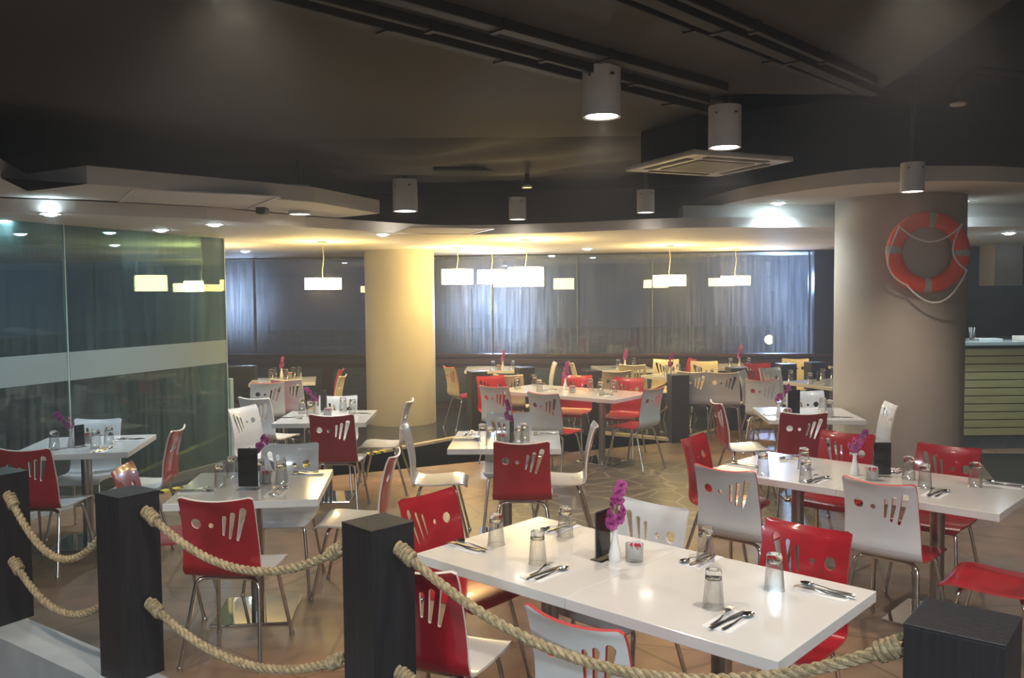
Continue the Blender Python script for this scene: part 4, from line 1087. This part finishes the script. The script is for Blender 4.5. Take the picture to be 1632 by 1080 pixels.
# ------------------------------------------------------------------ lifebuoy on the wide pillar
nang = math.radians(-93); nv = Vector((math.cos(nang), math.sin(nang), 0))
lb = Vector((PX, PY, 0)) + nv * (0.576 + 0.062)
tgt = PD(1475, 402, lb.y); lb.z = tgt.z
o = empty('lifebuoy', lb, nang + PI / 2)
def ring_pt(a, R_, r_=0.0, b=0.0): return Vector(((R_ + r_ * math.cos(b)) * math.cos(a), r_ * math.sin(b) * 0.8, (R_ + r_ * math.cos(b)) * math.sin(a)))
def ring_part(a0, a1, R_, rw, rd, n, closed):
    bm = bmesh.new(); rings = []
    for i in range(n + (0 if closed else 1)):
        a = a0 + (a1 - a0) * i / n; ring = []
        for k in range(18):
            b = 2 * PI * k / 18; cx_, cy_ = rw * math.copysign(abs(math.cos(b)) ** 0.8, math.cos(b)), rd * math.copysign(abs(math.sin(b)) ** 0.8, math.sin(b))
            ring.append(bm.verts.new(((R_ + cx_) * math.cos(a), cy_, (R_ + cx_) * math.sin(a))))
        rings.append(ring)
    m_ = n if closed else n
    for i in range(m_):
        A, B = rings[i], rings[(i + 1) % len(rings)]
        for k in range(18): bm.faces.new((A[k], A[(k + 1) % 18], B[(k + 1) % 18], B[k]))
    return bm
RR = 0.29
link('ring', ring_part(0, 2 * PI, RR, 0.068, 0.055, 72, True), BUOY, o, True)
for k, a in enumerate((86, 176, 268, 358)):
    link('reflective_band', ring_part(math.radians(a - 5.5), math.radians(a + 5.5), RR, 0.070, 0.057, 6, False), BAND, o, True)
bm = bmesh.new()
fix = [135, 45, -28, -118]; RO = RR + 0.06
def gl(a0, a1, sag, out):
    p, q = [Vector((RO * math.cos(math.radians(a)), -0.062, RO * math.sin(math.radians(a)))) for a in (a0, a1)]
    pts = []
    for i in range(25):
        t = i / 24; v = p.lerp(q, t) + Vector((out * math.sin(PI * t), -0.012 * math.sin(PI * t), -sag * 4 * t * (1 - t))); pts.append(v)
    return pts
for seg in (gl(140, 42, 0.14, 0.0), gl(42, -28, 0.03, -0.10), gl(-28, -124, 0.21, 0.02), gl(-124, -218, 0.07, -0.13)): tube(bm, seg, 0.0075, 8)
for a in (140, 42, -28, -124):
    p = Vector((RO * math.cos(math.radians(a)), -0.058, RO * math.sin(math.radians(a)))); bmesh.ops.create_uvsphere(bm, u_segments=8, v_segments=6, radius=0.011, matrix=Matrix.Translation(p))
link('grab_line', bm, CORD, o, True)
bm = bmesh.new(); box(bm, -0.02, 0.02, -0.0, 0.064, RR - 0.02, RR + 0.02); link('hook', bm, GREYM, o)
tag(o, 'orange lifebuoy with grey bands and white cord on the wide pillar', 'lifebuoy')

# ------------------------------------------------------------------ bar counter on the right
CY = 9.95; cx0 = PD(1522, 600, CY).x; ctop = PD(1580, 544, CY).z; cbot = PD(1580, 694, CY).z
o = empty('bar_counter', (cx0 - 0.3, CY, 0))
bm = bmesh.new(); box(bm, 0, 4.2, 0.02, 0.7, 0.0, ctop - 0.045); link('counter_body', bm, DARKW, o)
bm = bmesh.new(); box(bm, -0.05, 4.25, -0.06, 0.75, ctop - 0.045, ctop, bev=0.006); link('worktop', bm, COUNT, o)
bm = bmesh.new(); ns = 11; hh = (ctop - 0.075 - cbot) / ns
for k in range(ns): box(bm, 0, 4.2, -0.012, 0.02, cbot + k * hh + 0.006, cbot + (k + 1) * hh - 0.006, bev=0.004)
link('slatted_front', bm, OLIVE, o)
bm = bmesh.new(); box(bm, 0, 4.2, 0.0, 0.03, 0, cbot); link('kick_plate', bm, GREYM, o)
tag(o, 'bar counter with olive slatted front and pale worktop right of the wide pillar', 'counter')
p = PD(1549, 541, CY + 0.25); p.z = ctop + 0.0005
o = empty('straw_cup', p)
bm = bmesh.new(); lathe(bm, [(0, 0), (0.033, 0), (0.04, 0.10), (0.038, 0.10), (0.031, 0.004), (0, 0.004)], 20, cap=False); link('cup', bm, ACRYL, o, True)
for k in range(5):
    bm = bmesh.new(); an = k * 1.25; tube(bm, [(0.012 * math.cos(an), 0.012 * math.sin(an), 0.006), (0.033 * math.cos(an), 0.03 * math.sin(an), 0.155)], 0.005, 6); link('straw', bm, PAPER, o, True)
tag(o, 'clear cup holding white straws on the bar counter', 'cup')
p = PD(1572, 543, CY + 0.3); bm = bmesh.new(); box(bm, -0.14, 0.14, -0.10, 0.10, 0, 0.02, bev=0.002); q = link('paper_stack', bm, PAPER); q.location = (p.x, p.y, ctop + 0.0005); tag(q, 'flat stack of paper beside the straw cup', 'paper')
p = PD(1625, 536, CY + 0.2); bm = bmesh.new(); box(bm, -0.12, 0.3, -0.12, 0.12, 0, 0.05, bev=0.004); q = link('white_tray', bm, PAPER); q.location = (p.x + 0.1, p.y, ctop + 0.0005); tag(q, 'white tray at the right end of the bar counter', 'tray')
p = PD(1605, 544, CY + 0.3); bm = bmesh.new(); box(bm, -0.25, 0.25, -0.14, 0.14, 0, 0.02, bev=0.004); q = link('dark_tray', bm, BLACKP); q.location = (p.x, CY + 0.35, ctop + 0.0005); q.location.x = p.x; q.location.y = CY + 0.52; tag(q, 'flat dark tray on the bar counter', 'tray')
# back of the bar: dark glazed wall, pale column, black cabinet
bm = bmesh.new(); box(bm, 5.3, 9.8, 12.6, 12.75, 0, 2.49); struct('wall_right', bm, DARKW, 'dark wall behind the bar')
o = empty('back_bar_cabinet', (7.0, 11.6, 0)); tp = PD(1580, 455, 11.4).z
bm = bmesh.new(); box(bm, -0.95, 0.45, 0.0, 0.45, 0, tp, bev=0.01); link('cabinet_body', bm, BLACKP, o)
for k in range(3):
    bm = bmesh.new(); box(bm, -0.92 + 0.46 * k, -0.50 + 0.46 * k, -0.012, 0, 0.1, tp - 0.06, bev=0.004); link('door', bm, BLACKP, o)
tag(o, 'tall black cabinet behind the bar counter', 'cabinet')
bm = bmesh.new(); box(bm, 6.85, 7.25, 12.2, 12.6, 0, 2.49); struct('wall_right', bm, PILLAR, 'pale square column behind the bar')
bm = bmesh.new(); box(bm, 5.3, 5.4, 12.3, 13.2, 0, 2.49); struct('wall_right', bm, DARKW)
bm = bmesh.new(); prism(bm, [(4.55, 7.9), (6.2, 7.3), (7.6, 9.4), (5.2, 9.6)], 0.0, 0.015); q = link('floor_mat', bm, BLACKP); tag(q, 'black mat on the floor in front of the bar counter', 'mat')

# ------------------------------------------------------------------ outside the windows: floodlights of the terrace and the street
def outdoor(px, py, y, r, m, label):
    p = PD(px, py, y); o = empty('street_lamp', (p.x, p.y, -0.5))
    bm = bmesh.new(); lathe(bm, [(0.05, 0), (0.05, p.z + 0.5 - r)], 10); link('pole', bm, DUCT, o)
    bm = bmesh.new(); bmesh.ops.create_uvsphere(bm, u_segments=16, v_segments=10, radius=r, matrix=Matrix.Translation((0, 0, p.z + 0.5))); link('globe', bm, m, o, True)
    tag(o, label, 'street lamp')
outdoor(1226, 541, 30, 0.16, OUTL, 'small yellow street lamp glowing outside the right window')
def flood(px, py, dy, power, size, label, col=(0.62, 0.74, 1.0)):
    p = PD(px, py, 13.7 + dy); o = empty('floodlight', (p.x, p.y, -0.5))
    bm = bmesh.new(); lathe(bm, [(0.04, 0), (0.04, p.z + 0.35)], 10); link('pole', bm, DUCT, o)
    bm = bmesh.new(); box(bm, -0.15, 0.15, 0.0, 0.08, p.z + 0.38, p.z + 0.62, bev=0.01); link('lamp_head', bm, DUCT, o)
    l = bpy.data.lights.new('bulb', 'SPOT'); l.energy = power; l.color = col; l.spot_size = math.radians(100); l.spot_blend = 1.0; l.shadow_soft_size = size
    g = bpy.data.objects.new('bulb', l); COL.objects.link(g); g.location = (0, -0.05, p.z + 0.5); g.rotation_euler = (PI / 2, 0, PI); g.parent = o
    tag(o, label, 'floodlight')
flood(790, 490, 1.3, 420, 0.1, 'floodlight outside behind the bright lamp cluster')
flood(1235, 450, 1.9, 620, 0.1, 'floodlight outside behind the right window', (0.50, 0.66, 1.0))
flood(400, 480, 1.6, 220, 0.1, 'floodlight outside behind the left window')

# ------------------------------------------------------------------ faint haze volume added to imitate lens glare
hz = bpy.data.materials.new('glare_haze'); hz.use_nodes = True; nt = hz.node_tree; nt.nodes.clear()
ho = nt.nodes.new('ShaderNodeOutputMaterial'); vs = nt.nodes.new('ShaderNodeVolumeScatter')
vs.inputs['Density'].default_value = 0.012; vs.inputs['Anisotropy'].default_value = 0.55; vs.inputs['Color'].default_value = (0.95, 0.97, 1.0, 1)
nt.links.new(vs.outputs[0], ho.inputs['Volume'])
bm = bmesh.new(); box(bm, -9.7, 9.7, -3.9, 14.6, 0.02, 3.45)
q = link('haze', bm, hz); tag(q, 'faint haze filling the room, standing in for lens glare', 'haze', None, 'stuff')
